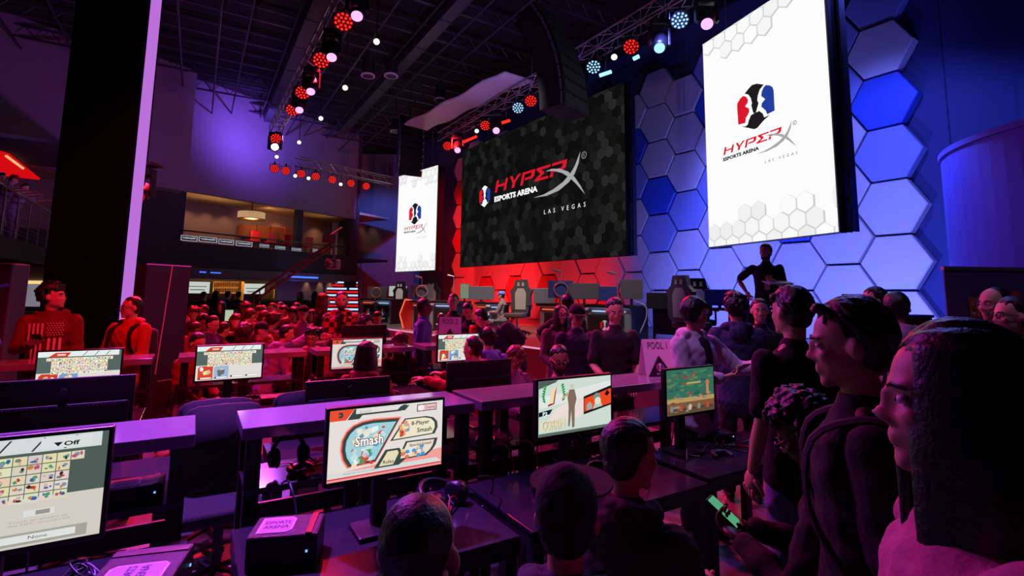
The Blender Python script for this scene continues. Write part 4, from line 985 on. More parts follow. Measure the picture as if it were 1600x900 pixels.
# ---- chairs
def office_chair(label, u, v, rz, zt_=1.07, group='black round-backed chairs'):
    t = thing('task_chair', label, 'chair', UV(u, v), UA+rz, group); w = .25
    m = MB(); pts = []
    for k in range(9): a = PI*k/8; pts.append((w*.98*math.copysign(abs(math.cos(a))**.45, math.cos(a)), zt_-.12+.12*math.sin(a)**.6 if 0 < k < 8 else zt_-.12))
    pts = pts+[(-w*.9, .58), (w*.9, .58)]; pts = list(reversed(pts)); m.prism(pts, -.26, -.19)
    ed = [e for e in m.bm.edges if abs(e.verts[0].co.y-e.verts[1].co.y) < 1e-5]; bmesh.ops.bevel(m.bm, geom=ed, offset=.02, segments=2, affect='EDGES'); m.build('backrest', CHAIRF, t, True)
    m = MB(); m.box((0, 0, .47), (.48, .46, .09), bev=.03); m.build('seat', CHAIRF, t, True)
    m = MB(); m.cyl((0, 0, .1), (0, 0, .43), .03, n=10); m.box((0, -.2, .52), (.06, .1, .2)); m.build('gas_post', BLACKM, t)
    m = MB()
    for k in range(5): a = 2*PI*k/5; m.cyl((0, 0, .1), (.27*math.cos(a), .27*math.sin(a), .06), .022, .016, 6); m.ell((.27*math.cos(a), .27*math.sin(a), .028), .028, sub=1)
    m.build('star_base', BLACKM, t); return t
c0_ = office_chair('black round-backed task chair behind the long dark counter, left of two', .20, 4.62, 0)
dup(c0_, 'black round-backed task chair behind the long dark counter, right of two', UV(.80, 4.66), UA+.06)
dup(c0_, 'black task chair whose round back shows past the left counter', UV(-.55, 4.60), UA-.1)
dup(c0_, 'black task chair low between the two near counters', UV(.235, 3.95), UA+PI)
# ---- headphones
def headphones(label, loc, rz=0, tilt=0, s=1.0):
    t = thing('headphones', label, 'headphones', loc, rz, 'black gaming headphones'); t.scale = (s, s, s)
    t.rotation_euler = (tilt, 0, rz)
    m = MB(); m.loft([(.085*math.cos(PI*k/12), 0, .10+.095*math.sin(PI*k/12)) for k in range(13)], [(.012, .022)]*13, ref=Vector((0, 0, 1)), n=8, cap=False); m.build('headband', BLACK, t, True)
    for sx in (-1, 1):
        m = MB(); m.cyl((sx*.06, 0, .085), (sx*.10, 0, .085), .048, .042, 20); m.ell((sx*.064, 0, .085), (.018, .048, .055)); c = m.build('ear_cup', BLACK, t, True)
        m = MB(); m.loft([(sx*.102, .028*math.cos(2*PI*k/16), .085+.028*math.sin(2*PI*k/16)) for k in range(17)], [.0025]*17, n=5, cap=False); m.build('ring_badge', mat('ring_silver', (.7, .7, .74), .3, .6), c)
    m = MB(); m.tube([(.09, .03, .05), (.16, .06, .012), (.22, 0, .008), (.17, -.08, .008), (.05, -.12, .008)], .0035); m.build('cord', BLACK, t)
    return t
def onz(px, py, z): return Pz(px, py, z)
headphones('headphones lying on the desk right of the shaved head', onz(722, 800, .76), R(60), R(-70), 1.35)
headphones('headphones on the glossy desk beside the cap brim', onz(958, 760, .76), R(20), R(-75), 1.15)
headphones('headphones on the shelf left of the menu monitor', onz(452, 738, .87), R(40), R(-15), 1.0)
headphones('headphones on the glossy shelf beyond the middle counter posts', onz(820, 660, .87), R(-30), R(-75), 1.0)
headphones('headphones on the desk left of the cap wearer', onz(838, 775, .76), R(-50), R(-78), .8)
# ---- console boxes with printed stickers
STK = (.74, .70, .80)
def console(label, loc, rz, w=.27, d=.2, h=.09, sticker=True, side=0):
    t = thing('console_case', label, 'console case', loc, rz, 'black console cases')
    m = MB(); m.box((0, 0, h/2), (w, d, h), bev=.008); m.build('case', mat('glitter_black', (.16, .14, .20), .35, .2, .5, 240, .6), t)
    if sticker:
        g = G(1, 1, emit=False, eps=.0008); x0, x1, z0, z1 = -w*.40, w*.10, -d*.36, d*.36
        g.poly([(x0, z0), (x1-.02, z0), (x1, z0+.02), (x1, z1-.02), (x1-.02, z1), (x0, z1)], STK, 1, n=False); c = (x0+x1)/2
        g.poly([(x0+.008, z0+.008), (x1-.02, z0+.008), (x1-.008, z0+.02), (x1-.008, z1-.02), (x1-.02, z1-.008), (x0+.008, z1-.008)], (.58, .54, .66), 2, n=False)
        g.text('ESPORTS', x0+.018, .006, x1-.018, .034, (.16, .12, .2), 3, bold=.02); g.text('ARENA', x0+.018, -.036, x1-.018, -.008, (.16, .12, .2), 3, bold=.02)
        o = g.build('sticker', t, (0, 0, h+.0015)); o.rotation_euler = (R(-90), 0, 0)
    m = MB(); m.m(em((.5, .75, 1), 1.2)); m.box((w*.35, -d/2-.002, h*.5), (.008, .004, .008)); m.build('power_light', None, t)
    m = MB(); m.m(BLACK); m.box((w*.36, 0, h+.002), (w*.09, d*.96, .004)); m.build('lid_band', None, t)
    return t
console('console case with a sticker on the shelf under the left counter', UV(-.18, 3.13, .867), UA, .24, .17, .07)
console('large console case with a sticker at the bottom edge, lower left', UV(-.10, 2.33, .752), UA+R(75), .34, .26, .12)
console('black console case standing on the desk left of the menu monitor', UV(.40, 2.42, .752), UA-R(20), .27, .2, .13)
console('low console on the right-hand near desk beside the rightmost monitor', UV(3.55, 2.7, .752), UA, .24, .18, .05, False)
console('small console under the second-row roster monitor', UV(.75, 5.75, .752), UA, .26, .18, .06, False)
# PC tower marked on its side
t = thing('computer_tower', 'black computer tower marked DG-7 under the second-row purple counter', 'computer', UV(-.82, 6.21, 0), UA)
m = MB(); m.box((.2, .0, .52), (.46, .30, .44), bev=.01); m.build('case', BLACKM, t); m = MB(); m.box((.2, 0, .15), (.5, .34, .3)); m.build('pedestal', DARK, t)
g = G(1, 1, emit=False, eps=.001); g.text('DG-7', 0, 0, .2, .05, (.6, .6, .66), 1); o = g.build('lettering', t, (.36, -.152, .62)); o.rotation_euler = (0, R(90), 0)
# tent signs
def tent(label, loc, rz, w=.24, h=.30, txt='POOL 1'):
    t = thing('tent_sign', label, 'sign', loc, rz, 'folded tent signs'); m = MB()
    for s_ in (-1, 1):
        v = [(-w/2, s_*.09, 0), (w/2, s_*.09, 0), (w/2, 0, h), (-w/2, 0, h)]; q = [Vector(x) for x in v]; m.m(mat('card_white', (.86, .82, .88), .7))
        a = [m.bm.verts.new(x) for x in q]; b = [m.bm.verts.new(x+Vector((0, s_*.003, 0))) for x in q]
        m.bm.faces.new(a); m.bm.faces.new(list(reversed(b)))
        for i in range(4): m.bm.faces.new((a[i], b[i], b[(i+1) % 4], a[(i+1) % 4]))
    m.build('folded_card', None, t)
    g = G(w, 1, emit=False, eps=.0015); hh_ = math.hypot(h, .09)
    g.poly([(-w*.44, .01), (w*.44, .01), (0, hh_*.58)], (.07, .05, .09), 1, n=False)
    for k, pl in ICON.items():
        g.poly([(x*.07, .085+z*.07) for x, z in pl], {'red': (.7, .3, .5), 'blue': (.4, .35, .7)}.get(k, (.9, .85, .95)), 2, n=False)
    g.text('ESPORTS', -.14, .025, .14, .04, (.85, .8, .9), 2); g.text(txt, -.34, hh_*.74, .34, hh_*.93, (.30, .22, .36), 1)
    o = g.build('printed_face', t, (0, -.095, 0)); o.rotation_euler = (-math.atan2(.09, h), 0, 0)
    return t
tent('folded tent sign marked POOL 1 on the counter, right of centre', UV(3.42, 3.18, ZC), UA-R(22), .26, .31)
tent('pink-lit folded tent sign on the second-row counter', UV(3.02, 6.52, ZC), UA-R(30), .30, .36, 'POOL 2')
# cans and bottles
def can(label, loc, r, h, mt, lid=None):
    t = thing('drinks_can', label, 'drink', loc); m = MB(); m.loft([(0, 0, .0), (0, 0, .012), (0, 0, h-.02), (0, 0, h)], [r*.85, r, r, r*.82], n=18, cap=False); m.build('can_body', mt, t, True)
    m = MB(); m.cyl((0, 0, h), (0, 0, h+.004), r*.75, n=16); m.build('lid', STEEL, t); return t
can('tall red drinks can beside the pink tent sign', UV(3.36, 6.5, ZC), .05, .24, mat('can_red', (.85, .12, .10), .35, .3))
can('small silver drinks can on the second-row desk', UV(2.75, 5.50, .75), .033, .12, STEEL)
t = thing('water_bottle', 'dark blue water bottle standing on the second-row desk', 'bottle', onz(672, 606, .75).xy.to_3d()+Vector((0, 0, .751)))
m = MB(); m.loft([(0, 0, 0), (0, 0, .01), (0, 0, .2), (0, 0, .235)], [.037, .04, .04, .03], n=20, cap=False); m.build('bottle_body', mat('bottle_navy', (.10, .10, .26), .3, .5), t, True)
m = MB(); m.cyl((0, 0, .235), (0, 0, .275), .03, n=16); m.cyl((0, 0, .275), (0, 0, .285), .012, n=10); m.build('cap', BLACK, t, False)
# phones / controllers / adapters
CT = mat('controller_dark', (.17, .14, .20), .4)
def controller(label, loc, rz, mt=None):
    t = thing('game_controller', label, 'controller', loc, rz, 'game controllers'); mt = mt or CT
    m = MB(); m.box((0, 0, .022), (.10, .055, .03), bev=.012)
    for sx in (-1, 1): m.loft([(sx*.045, 0, .022), (sx*.062, -.03, .018), (sx*.06, -.065, .014)], [(.022, .016), (.018, .014), (.012, .01)], n=8)
    m.build('shell', mt, t, True)
    for sx in (-1, 1): m = MB(); m.cyl((sx*.03, .008, .035), (sx*.03, .008, .048), .008, n=10); m.build('thumb_stick', BLACK, t)
    m = MB(); m.tube([(0, .03, .02), (.05, .12, .008), (-.03, .2, .008), (.08, .28, .008)], .003); m.build('cord', BLACK, t); return t
for i, (u, v, z, rz, l) in enumerate(((-.40, 2.28, .752, .3, 'on the lower-left desk beneath the nearest monitor'), (1.0, 2.25, .752, -.4, 'under the menu monitor'), (1.28, 2.62, .752, .8, 'behind the shaved head'), (2.05, 2.25, .752, .2, 'under the monitor with the fighter'), (2.62, 2.7, .752, 1.1, 'at the left end of the right desk'),
        (3.2, 2.42, .752, -.3, 'under the rightmost monitor'), (.55, 3.15, .867, .5, 'on the shelf behind the headphones'), (2.4, 3.15, .867, .2, 'on the glossy shelf'), (1.75, 3.15, .867, -.6, 'on the shelf between the counter posts'), (.25, 5.6, .752, .2, 'below the roster monitor in the second row'), (1.9, 5.6, .752, .4, 'near the woman in red'), (2.7, 5.75, .752, .1, 'before the reaching player'))):
    controller('dark wired game controller '+l, UV(u, v, z), UA+rz)
def adapter(label, loc, rz):
    t = thing('power_adapter', label, 'adapter', loc, rz, 'power adapters'); m = MB(); m.box((0, 0, .018), (.12, .055, .035), bev=.008); m.build('brick', mat('adapter_brown', (.22, .14, .12), .35), t)
    m = MB(); m.tube([(.06, 0, .015), (.12, .03, .01), (.16, -.04, .01), (.22, -.01, .01)], .004); m.build('lead', BLACK, t); return t
adapter('power adapter on the desk between the console case and the shaved head', UV(.85, 2.22, .752), UA+.5)
adapter('power adapter on the shelf left of the menu monitor', UV(.75, 3.05, .867), UA-.2)
adapter('power adapter on the second-row desk', UV(.5, 5.85, .752), UA)
# cables: each a wire of its own
def cable(label, pts, r=.0045, mt=None):
    m = MB(); m.tube(pts, r, 6); tag(m.build('cable', mt or BLACK, None, True), label, 'cable', 'loose cables')
PCB = mat('cable_pale', (.62, .56, .70), .5); RCB = mat('cable_red', (.70, .10, .10), .5)
rr = random.Random(12)
spots_ = [('under the left purple counter', -.45, 3.1, .868), ('beside the console case on the left shelf', -.35, 3.08, .868), ('on the lower-left desk', -.3, 2.6, .753), ('on the shelf left of the menu monitor', .6, 3.1, .868), ('behind the menu monitor', .95, 3.05, .868), ('in the gap between the middle counter posts', 1.75, 3.1, .868), ('on the glossy shelf near the headphones', 2.2, 3.1, .868), ('on the desk behind the shaved head', 1.2, 2.5, .753), ('beneath the monitor with the fighter', 2.0, 2.65, .753), ('on the desk beside the cap brim', 2.4, 2.55, .753), ('under the rightmost monitor', 3.1, 2.5, .753), ('by the low console on the right desk', 3.4, 2.5, .753), ('on the far second-row desk', .4, 5.9, .753), ('beside the water bottle', 2.9, 5.8, .753), ('on the red-lit desk in the second row', 1.6, 5.9, .753)]
for i, (l, u, v, z) in enumerate(spots_):
    for k in range(3):
        pts = [UV(u+rr.uniform(-.04, .04), v+.1*rr.uniform(0, 1), z+.006)]
        for j in range(5): pts.append(pts[-1]+U*rr.uniform(-.10, .12)+V*rr.uniform(-.09, .07)); pts[-1].z = z+.006+(rr.uniform(0, .05) if j in (1, 2) else 0)
        c = [None, PCB, RCB if i % 2 else None][k]
        cable(['black', 'pale', 'red' if i % 2 else 'thick black'][k]+' cable coiled '+l, pts, [.004, .003, .005][k], c)
for i, (u, v) in enumerate(((-.55, 3.0), (.45, 2.9), (.7, 2.9), (1.72, 2.92), (1.9, 2.92), (2.3, 2.92), (2.9, 2.98))):
    pts = [UV(u, v+.1, .86), UV(u+.02, v-.05, .9), UV(u+.05, v-.1, .7), UV(u-.04, v-.06, .45), UV(u+.08, v-.04, .2), UV(u+.2, v+.05, .006)]
    cable('hanging cable drooping off the shelf, %s from the left' % ORD[i], pts, .0045, PCB if i in (0, 1) else (RCB if i in (3, 4) else None))

# ================================================================ the stage
PAN = mat('panel_grey', (.46, .50, .52), .5); HXL = em((1, .42, .30), 1.1); WHL = em((.72, .82, 1), 1.2)
def stage_desk(label, px0, px1, d0, d1, ztop=.78, wing=False, cols=(HXL, WHL), n=2, grp='gaming desks on the stage'):
    A, B = P(px0, 480, d0), P(px1, 480, d1); A.z = B.z = ST; d = B-A; w = d.length; t = thing('stage_desk', label, 'desk', A, math.atan2(d.y, d.x), grp)
    m = MB(); m.box((w/2, .4, ztop-.03), (w+.1, .95, .06)); m.build('desktop', BLACKM, t)
    m = MB(); m.box((w/2, .05, ztop/2), (w, .06, ztop-.06)); m.build('front_panel', PAN, t)
    for x in (.03, w-.03): m = MB(); m.box((x, .45, (ztop-.06)/2), (.06, .75, ztop-.06)); m.build('side_panel', BLACKM, t)
    for k in range(n):
        x0 = w*(k+.12)/n; x1 = w*(k+.88)/n; h = ztop-.26; m = MB(); m.box(((x0+x1)/2, .008, .06+h/2), (x1-x0, .03, h)); f_ = m.build('poster_frame', mat('frame_dark', (.14, .16, .17), .4), t)
        g = G(x1-x0-.08, h-.08, emit=False, eps=.002); g.rect(0, 0, 1, 1, (.05, .05, .06), 1); icon(g, g.w/2, g.h*.60, g.h*.50, (.95, .95, .95), 2, 1.0)
        g.text('ESPORTS ARENA', .14, .12, .86, .22, (.92, .92, .92), 2, bold=.03); g.build('poster', f_, (x0+.04, -.009, .10))
    for k, (f0, f1, c) in enumerate(((.0, .42, cols[0]), (.58, 1.0, cols[1]))):
        m = MB(); m.box((w*(f0+f1)/2, -.02, ztop-.045), (w*(f1-f0), .03, .035)); m.box((w*(f0+f1)/2, -.02, ztop-.13), (w*(f1-f0)*.8, .03, .02)); m.build('edge_light', c, t)
    m = MB(); m.box((w/2, -.04, ztop-.06), (w*.16, .06, .12), bev=.01); m.build('speaker_grille', mat('pale_grille', (.8, .8, .84), .5, 0, .6, 120), t)
    if wing:
        m = MB(); pts = [(-.28, .0), (-.42, .38), (-.26, ztop), (-.02, ztop), (-.02, 0)]; m.prism(pts, .02, .08); m.build('wing_panel', mat('wing_red', (.75, .22, .16), .4), t)
        m = MB(); 
        for a, b in zip(pts, pts[1:4]): m.cyl((a[0], 0, a[1]+.02), (b[0], 0, b[1]), .018, n=6)
        m.build('wing_light', HXL, t)
    return t, w
D1, w1 = stage_desk('farthest stage desk, left, with two logo panels', 566, 609, 16.8, 16.2)
D2, w2 = stage_desk('middle stage desk with the glowing red hexagonal wing', 644, 706, 14.0, 13.4, wing=True)
D3, w3 = stage_desk('nearest stage desk, behind the group of four standing people', 843, 984, 11.6, 10.2, cols=(HXL, WHL))
D4, w4 = stage_desk('rear stage desk under the red honeycomb, in front of the man in the blue cap', 745, 782, 14.6, 14.4, .74, n=1)
def plain_desk(label, a, b, d0, d1, z=.75):
    A, B = P(a, 480, d0), P(b, 480, d1); A.z = B.z = ST; d = B-A; w = d.length; t = thing('black_table', label, 'table', A, math.atan2(d.y, d.x), 'black tables on the stage')
    m = MB(); m.box((w/2, .35, z-.02), (w, .7, .04)); m.build('tabletop', BLACKM, t); m = MB(); m.box((w/2, .6, z*.55), (w-.1, .03, z*.8)); m.build('modesty_panel', mat('panel_brown', (.22, .14, .15), .6), t)
    for x in (.04, w-.04):
        for y in (.05, .65): m = MB(); m.box((x, y, z/2-.02), (.05, .05, z-.04)); m.build('leg', BLACKM, t)
    return t
plain_desk('long black table behind the pink-hooded man', 994, 1080, 11.6, 10.6); plain_desk('black table beyond the farthest stage desk', 617, 640, 17.6, 17.4); plain_desk('black table behind the man in black tee', 1100, 1165, 10.2, 9.3)
plain_desk('black equipment table at the right end of the stage', 1300, 1400, 8.2, 7.2)
def smon(label, px, py, d, w=.55, h=.34, mt=None, face=0, lit=None, ring=False):
    c = P(px, py, d); base = ST+.75; t = thing('stage_monitor', label, 'monitor', (c.x, c.y, base), face, 'monitors on the stage desks'); z = c.z-base
    m = MB(); m.box((0, 0, z), (w, .035, h), bev=.006); m.build('housing', mt or mat('monitor_grey', (.30, .30, .33), .4), t)
    if z-h/2 > .0: m = MB(); m.box((0, .03, z/2), (.05, .03, z)); m.box((0, .02, .01), (.22, .18, .02)); m.build('stand', BLACK, t)
    if lit: m = MB(); m.box((0, -.02, z), (w-.03, .004, h-.03)); m.build('display', lit, t)
    if ring:
        m = MB(); m.loft([(.15*math.cos(2*PI*k/20), -.08, z+.15*math.sin(2*PI*k/20)) for k in range(21)], [.014]*21, n=6, cap=False); m.cyl((0, -.08, z-.15), (0, -.05, -.0), .012, n=6); m.build('ring_light', mat('ring_copper', (.75, .50, .45), .35, .4), t)
    return t
GREY = mat('monitor_grey2', (.34, .33, .36), .45)
smon('grey monitor with a copper ring in front, on the farthest stage desk', 589, 457, 16.3, .60, .36, ring=True)
smon('bright pale monitor on the far left of the stage', 622, 455, 17.2, .62, .36, lit=em((.72, .76, .72), .8))
smon('grey monitor with a copper ring on the middle stage desk', 660, 455, 14.0, .60, .36, ring=True)
smon('small upright pale screen under the red honeycomb', 726, 455, 14.2, .26, .42, lit=em((.55, .60, .50), .7))
smon('wide dark monitor under the red honeycomb', 752, 458, 14.6, .72, .38, GREY)
smon('blue-backed monitor with a copper ring on the nearest stage desk', 876, 452, 11.3, .55, .38, mat('monitor_blue', (.15, .22, .5), .5), ring=True)
smon('dark wide monitor on the nearest stage desk', 913, 455, 11.0, .66, .34, GREY)
smon('blue console box on the nearest stage desk', 950, 459, 10.8, .38, .3, mat('monitor_blue', (.15, .22, .5), .5))
smon('raised grey monitor at the right end of the nearest stage desk', 987, 452, 10.2, .44, .38, GREY)
smon('black slanted monitor back on the stage behind the pink-hooded man', 1030, 470, 11.0, .54, .34, mat('monitor_black', (.12, .11, .13), .4))
smon('dark blue monitor right of the white-logo gaming chair', 1125, 465, 9.7, .58, .30, mat('monitor_blue', (.15, .22, .5), .5))
smon('dark wide monitor behind the stage man', 1352, 470, 7.9, .7, .2, mat('monitor_black', (.12, .11, .13), .4))
smon('grey monitor at the right of the red honeycomb', 850, 462, 12.4, .5, .36, GREY)
def stage_mic(label, px0, py0, px1, py1, d):
    a, b = P(px0, py0, d), P(px1, py1, d); m = MB(); m.cyl((a.x, a.y, ST+.75 if a.z > ST+.8 else ST), b, .012, n=6); m.cyl(b, b+Vector((-.18, 0, .04)), .02, .03, 8)
    tag(m.build('gooseneck_camera', mat('arm_pale', (.55, .5, .52), .4, .4)), label, 'desk camera', 'small cameras on arms')
stage_mic('small camera on a stand before the red honeycomb', 709, 478, 709, 432, 14.5); stage_mic('tall camera arm on the nearest stage desk', 878, 470, 876, 424, 11.3); stage_mic('curved camera arm beside the raised grey monitor', 966, 470, 963, 428, 10.6); stage_mic('camera arm on the middle stage desk', 660, 468, 659, 434, 14.0)
def racing(label, px, d, rz, acc=(.86, .86, .88), body=(.10, .10, .12), zs=1.0):
    c = P(px, 480, d); t = thing('racing_chair', label, 'chair', (c.x, c.y, ST), rz, 'racing-style gaming chairs'); BM_ = mat('leather_%02x' % int(body[0]*255), body, .45); AM = mat('accent_%02x%02x' % (int(acc[0]*255), int(acc[2]*255)), acc, .5)
    m = MB(); pts = [(-.17, .52), (-.27, .62), (-.26, .95), (-.30, 1.05), (-.19, 1.16), (-.14, 1.34), (.14, 1.34), (.19, 1.16), (.30, 1.05), (.26, .95), (.27, .62), (.17, .52)]; m.prism(pts, .20, .30); m.build('backrest', BM_, t)
    m = MB(); m.prism([(-.14, .60), (-.15, 1.0), (-.08, 1.12), (.08, 1.12), (.15, 1.0), (.14, .60)], .19, .205); m.prism([(-.14, .60), (-.15, 1.0), (-.08, 1.12), (.08, 1.12), (.15, 1.0), (.14, .60)], .295, .31); m.build('back_stripe', AM, t)
    for sx in (-1, 1): m = MB(); m.prism([(sx*.03, 1.18), (sx*.09, 1.18), (sx*.08, 1.27), (sx*.04, 1.27)], .315, .19); m.build('belt_slot', AM, t)
    m = MB(); m.box((0, 0, .47), (.50, .50, .11), bev=.03); m.build('seat', BM_, t)
    for sx in (-.3, .3): m = MB(); m.box((sx, .05, .70), (.08, .26, .03), bev=.01); m.box((sx, .08, .57), (.03, .05, .24)); m.box((sx*.8, .08, .45), (.14, .05, .03)); m.build('armrest', BLACKM, t)
    m = MB(); m.cyl((0, 0, .1), (0, 0, .42), .03, n=8); m.build('gas_post', STEEL, t); m = MB()
    for k in range(5): a = 2*PI*k/5; m.cyl((0, 0, .11), (.32*math.cos(a), .32*math.sin(a), .07), .026, .018, 6); m.ell((.32*math.cos(a), .32*math.sin(a), .032), .032, sub=1)
    m.build('star_base', BLACKM, t); return t
racing('racing chair seen from behind, right of the man in the blue cap', 808, 12.6, R(-25), (.62, .58, .56), (.26, .24, .25))
racing('tall racing chair headrest above the pink-hooded man', 1094, 10.2, R(-10)); racing('black and white racing chair on the far left of the stage', 633, 17.2, R(150)); racing('racing chair right of the middle desk ring', 678, 15.4, R(170), (.6, .45, .45))
racing('racing chair half hidden behind the pink-hooded man, empty seat outward', 1080, 9.2, R(120), (.5, .5, .55), (.2, .2, .24))
cable('pale cable looping down from the nearest stage desk', [P(990, 470, 10.2), P(1008, 478, 10.1), P(1010, 495, 10.1), P(1000, 520, 10.1)], .014, PCB)
import numpy as np
# ================================================================ people
SKIN = {'light': mat('skin_light', (.78, .58, .48), .5, 0, .05, 60, .08), 'tan': mat('skin_tan', (.62, .43, .32), .5, 0, .05, 60, .08), 'dark': mat('skin_dark', (.34, .22, .17), .45, 0, .05, 60, .08)}
EYEW = mat('eye_white', (.85, .83, .82), .3); IRIS = mat('eye_iris', (.12, .08, .06), .2); LENS = mat('lens_rim', (.08, .07, .08), .3)
_cl = {}
def cloth(c, sc=90): return mat('cloth_%02x%02x%02x' % tuple(int(x*255) for x in c), c, .88, 0, .25, sc, .15)
def hairm(c): return mat('hair_%02x%02x%02x' % tuple(int(x*255) for x in c), c, .42, 0, .3, 140, .35)
def plaid():
    if 'plaid' in _m: return _m['plaid']
    m = mat('plaid', (.6, .12, .1), .9); nt = m.node_tree; b = nt.nodes['Principled BSDF']
    ck = nt.nodes.new('ShaderNodeTexChecker'); ck.inputs['Scale'].default_value = 14; ck.inputs[1].default_value = (.45, .05, .05, 1); ck.inputs[2].default_value = (.03, .02, .03, 1)
    tc = nt.nodes.new('ShaderNodeTexCoord'); nt.links.new(tc.outputs['Object'], ck.inputs[0]); nt.links.new(ck.outputs[0], b.inputs['Base Color']); return m
_ico = {}
def ico(sub):
    if sub not in _ico:
        bm = bmesh.new(); bmesh.ops.create_icosphere(bm, subdivisions=sub, radius=1)
        _ico[sub] = (np.array([v.co[:] for v in bm.verts]), [tuple(v.index for v in f.verts) for f in bm.faces]); bm.free()
    return _ico[sub]
class FB:
    """quick builder of soft shapes that are fused into one skin afterwards"""
    def __init__(s): s.v = []; s.f = []; s.n = 0
    def _add(s, vs, fs):
        n = s.n; s.v.append(np.asarray(vs)); s.f += [tuple(i+n for i in f) for f in fs]; s.n += len(vs)
    def ell(s, c, r, M=None, sub=2, rot=None):
        if not hasattr(r, '__len__'): r = (r, r, r)
        T = Matrix.Translation(c) @ (rot if rot is not None else Matrix.Identity(4)) @ Matrix.Diagonal((*r, 1))
        if M is not None: T = M @ T
        A = np.array(T); v, f = ico(sub); s._add(v @ A[:3, :3].T + A[:3, 3], f); return s
    def loft(s, pts, rad, ref=Vector((1, 0, 0)), n=12, cap=True):
        pts = [Vector(p) for p in pts]; rad = [(r if hasattr(r, '__len__') else (r, r)) for r in rad]
        if cap:
            d0 = (pts[0]-pts[1]).normalized(); d1 = (pts[-1]-pts[-2]).normalized(); m0 = min(rad[0]); m1 = min(rad[-1])
            pts = [pts[0]+d0*m0*.95, pts[0]+d0*m0*.6] + pts + [pts[-1]+d1*m1*.6, pts[-1]+d1*m1*.95]
            rad = [tuple(x*.25 for x in rad[0]), tuple(x*.78 for x in rad[0])] + rad + [tuple(x*.78 for x in rad[-1]), tuple(x*.25 for x in rad[-1])]
        vs = []; fs = []; cs = [(math.cos(2*PI*k/n), math.sin(2*PI*k/n)) for k in range(n)]
        for i, p in enumerate(pts):
            t = (pts[min(i+1, len(pts)-1)]-pts[max(i-1, 0)]).normalized(); x = ref-t*ref.dot(t)
            if x.length < .05: x = Vector((0, 1, 0))-t*t.y
            x.normalize(); y = t.cross(x)
            for c, q in cs: vs.append(tuple(p+x*(c*rad[i][0])+y*(q*rad[i][1])))
        for i in range(len(pts)-1):
            for k in range(n): a = i*n+k; b = i*n+(k+1) % n; fs.append((a, b, b+n, a+n))
        fs.append(tuple(reversed(range(n)))); fs.append(tuple(range((len(pts)-1)*n, len(pts)*n))); s._add(vs, fs); return s
    def build(s, name, mt, parent, sm=True):
        me = bpy.data.meshes.new(name); me.from_pydata(np.concatenate(s.v).tolist(), [], s.f); me.materials.append(mt)
        o = bpy.data.objects.new(name, me); COL.objects.link(o); o.parent = parent; return o
PEND = []
def blob(mb, name, mt, parent, vox, sm=3, disp=(0, 1), extra=None):
    o = mb.build(name, mt, parent, True); r = o.modifiers.new('r', 'REMESH'); r.mode = 'VOXEL'; r.voxel_size = vox; r.use_smooth_shade = True
    if sm: s = o.modifiers.new('s', 'SMOOTH'); s.iterations = sm; s.factor = .5
    PEND.append((o, disp, extra)); return o
def finish_blobs():
    dg = bpy.context.evaluated_depsgraph_get(); out = []
    for o, disp, extra in PEND: out.append(bpy.data.meshes.new_from_object(o.evaluated_get(dg)))
    for (o, disp, extra), me in zip(PEND, out):
        mats = list(o.data.materials); nm = o.data.name; o.modifiers.clear(); old = o.data
        if disp[0]:
            a, f = disp; N = len(me.vertices); co = np.empty(N*3, dtype=np.float32); no = np.empty(N*3, dtype=np.float32)
            me.vertices.foreach_get('co', co); me.vertices.foreach_get('normal', no); co = co.reshape(-1, 3); no = no.reshape(-1, 3)
            k = np.zeros(N)
            for j, (fx, fy, fz, w_) in enumerate(((1.9, 3.1, 4.3, .5), (-4.1, 2.2, 3.3, .5), (6.1, -7.3, 5.2, .3), (-9.7, 8.3, 11.1, .22))):
                k += w_*np.sin(f*(co[:, 0]*fx+co[:, 1]*fy+co[:, 2]*fz)+j*1.7+2.2*np.sin(f*.9*(co[:, 2]-co[:, 0])))
            co = co+no*(k*a*.8)[:, None]; me.vertices.foreach_set('co', co.astype(np.float32).ravel())
        if extra:
            bm = bmesh.new(); bm.from_mesh(me); mb = MB(); mb.bm.free(); mb.bm = bm; extra(mb); bm.to_mesh(me); bm.free()
        me.materials.clear()
        for x in mats: me.materials.append(x)
        L_ = len(me.polygons); me.polygons.foreach_set('use_smooth', [True]*L_); me.polygons.foreach_set('material_index', [0]*L_)
        o.data = me; bpy.data.meshes.remove(old); me.name = nm
def lerp(a, b, t): return a+(b-a)*t
def hand_geo(Wp, D, N, side, s=1.0, curl=.5):
    """five separate fingers and a thumb; D along the forearm, N out of the palm"""
    D = D.normalized(); N = (N-D*N.dot(D)).normalized(); Sx = D.cross(N)*side
    def f(mb):
        C = Wp+D*.045*s; Rm = Matrix((( *Sx,), ( *D,), ( *N,))).transposed().to_4x4()
        mb.ell(C, (.040*s, .052*s, .016*s), None, 2, Rm)
        for k, (x, ln) in enumerate(((-.030, .060), (-.010, .074), (.011, .070), (.030, .055))):
            p = C+Sx*x*s+D*.042*s; d = (D+Sx*x*3).normalized(); pts = [p]; ang = curl*(.5+.12*k)
            for seg in (.45, .32, .26):
                dd = (d*math.cos(ang)+N*math.sin(ang)).normalized(); pts.append(pts[-1]+dd*ln*seg*s); ang += curl*.75
            mb.loft(pts, [.0095*s, .009*s, .008*s, .0065*s], ref=Sx, n=7)
        p = C-Sx*.034*s-D*.012*s; q = p+(-Sx*.7+D*.6+N*.35).normalized()*.038*s; r_ = q+(-Sx*.15+D*.9+N*.5).normalized()*.032*s
        mb.loft([p, q, r_], [.012*s, .0105*s, .008*s], ref=N, n=7)
    return f
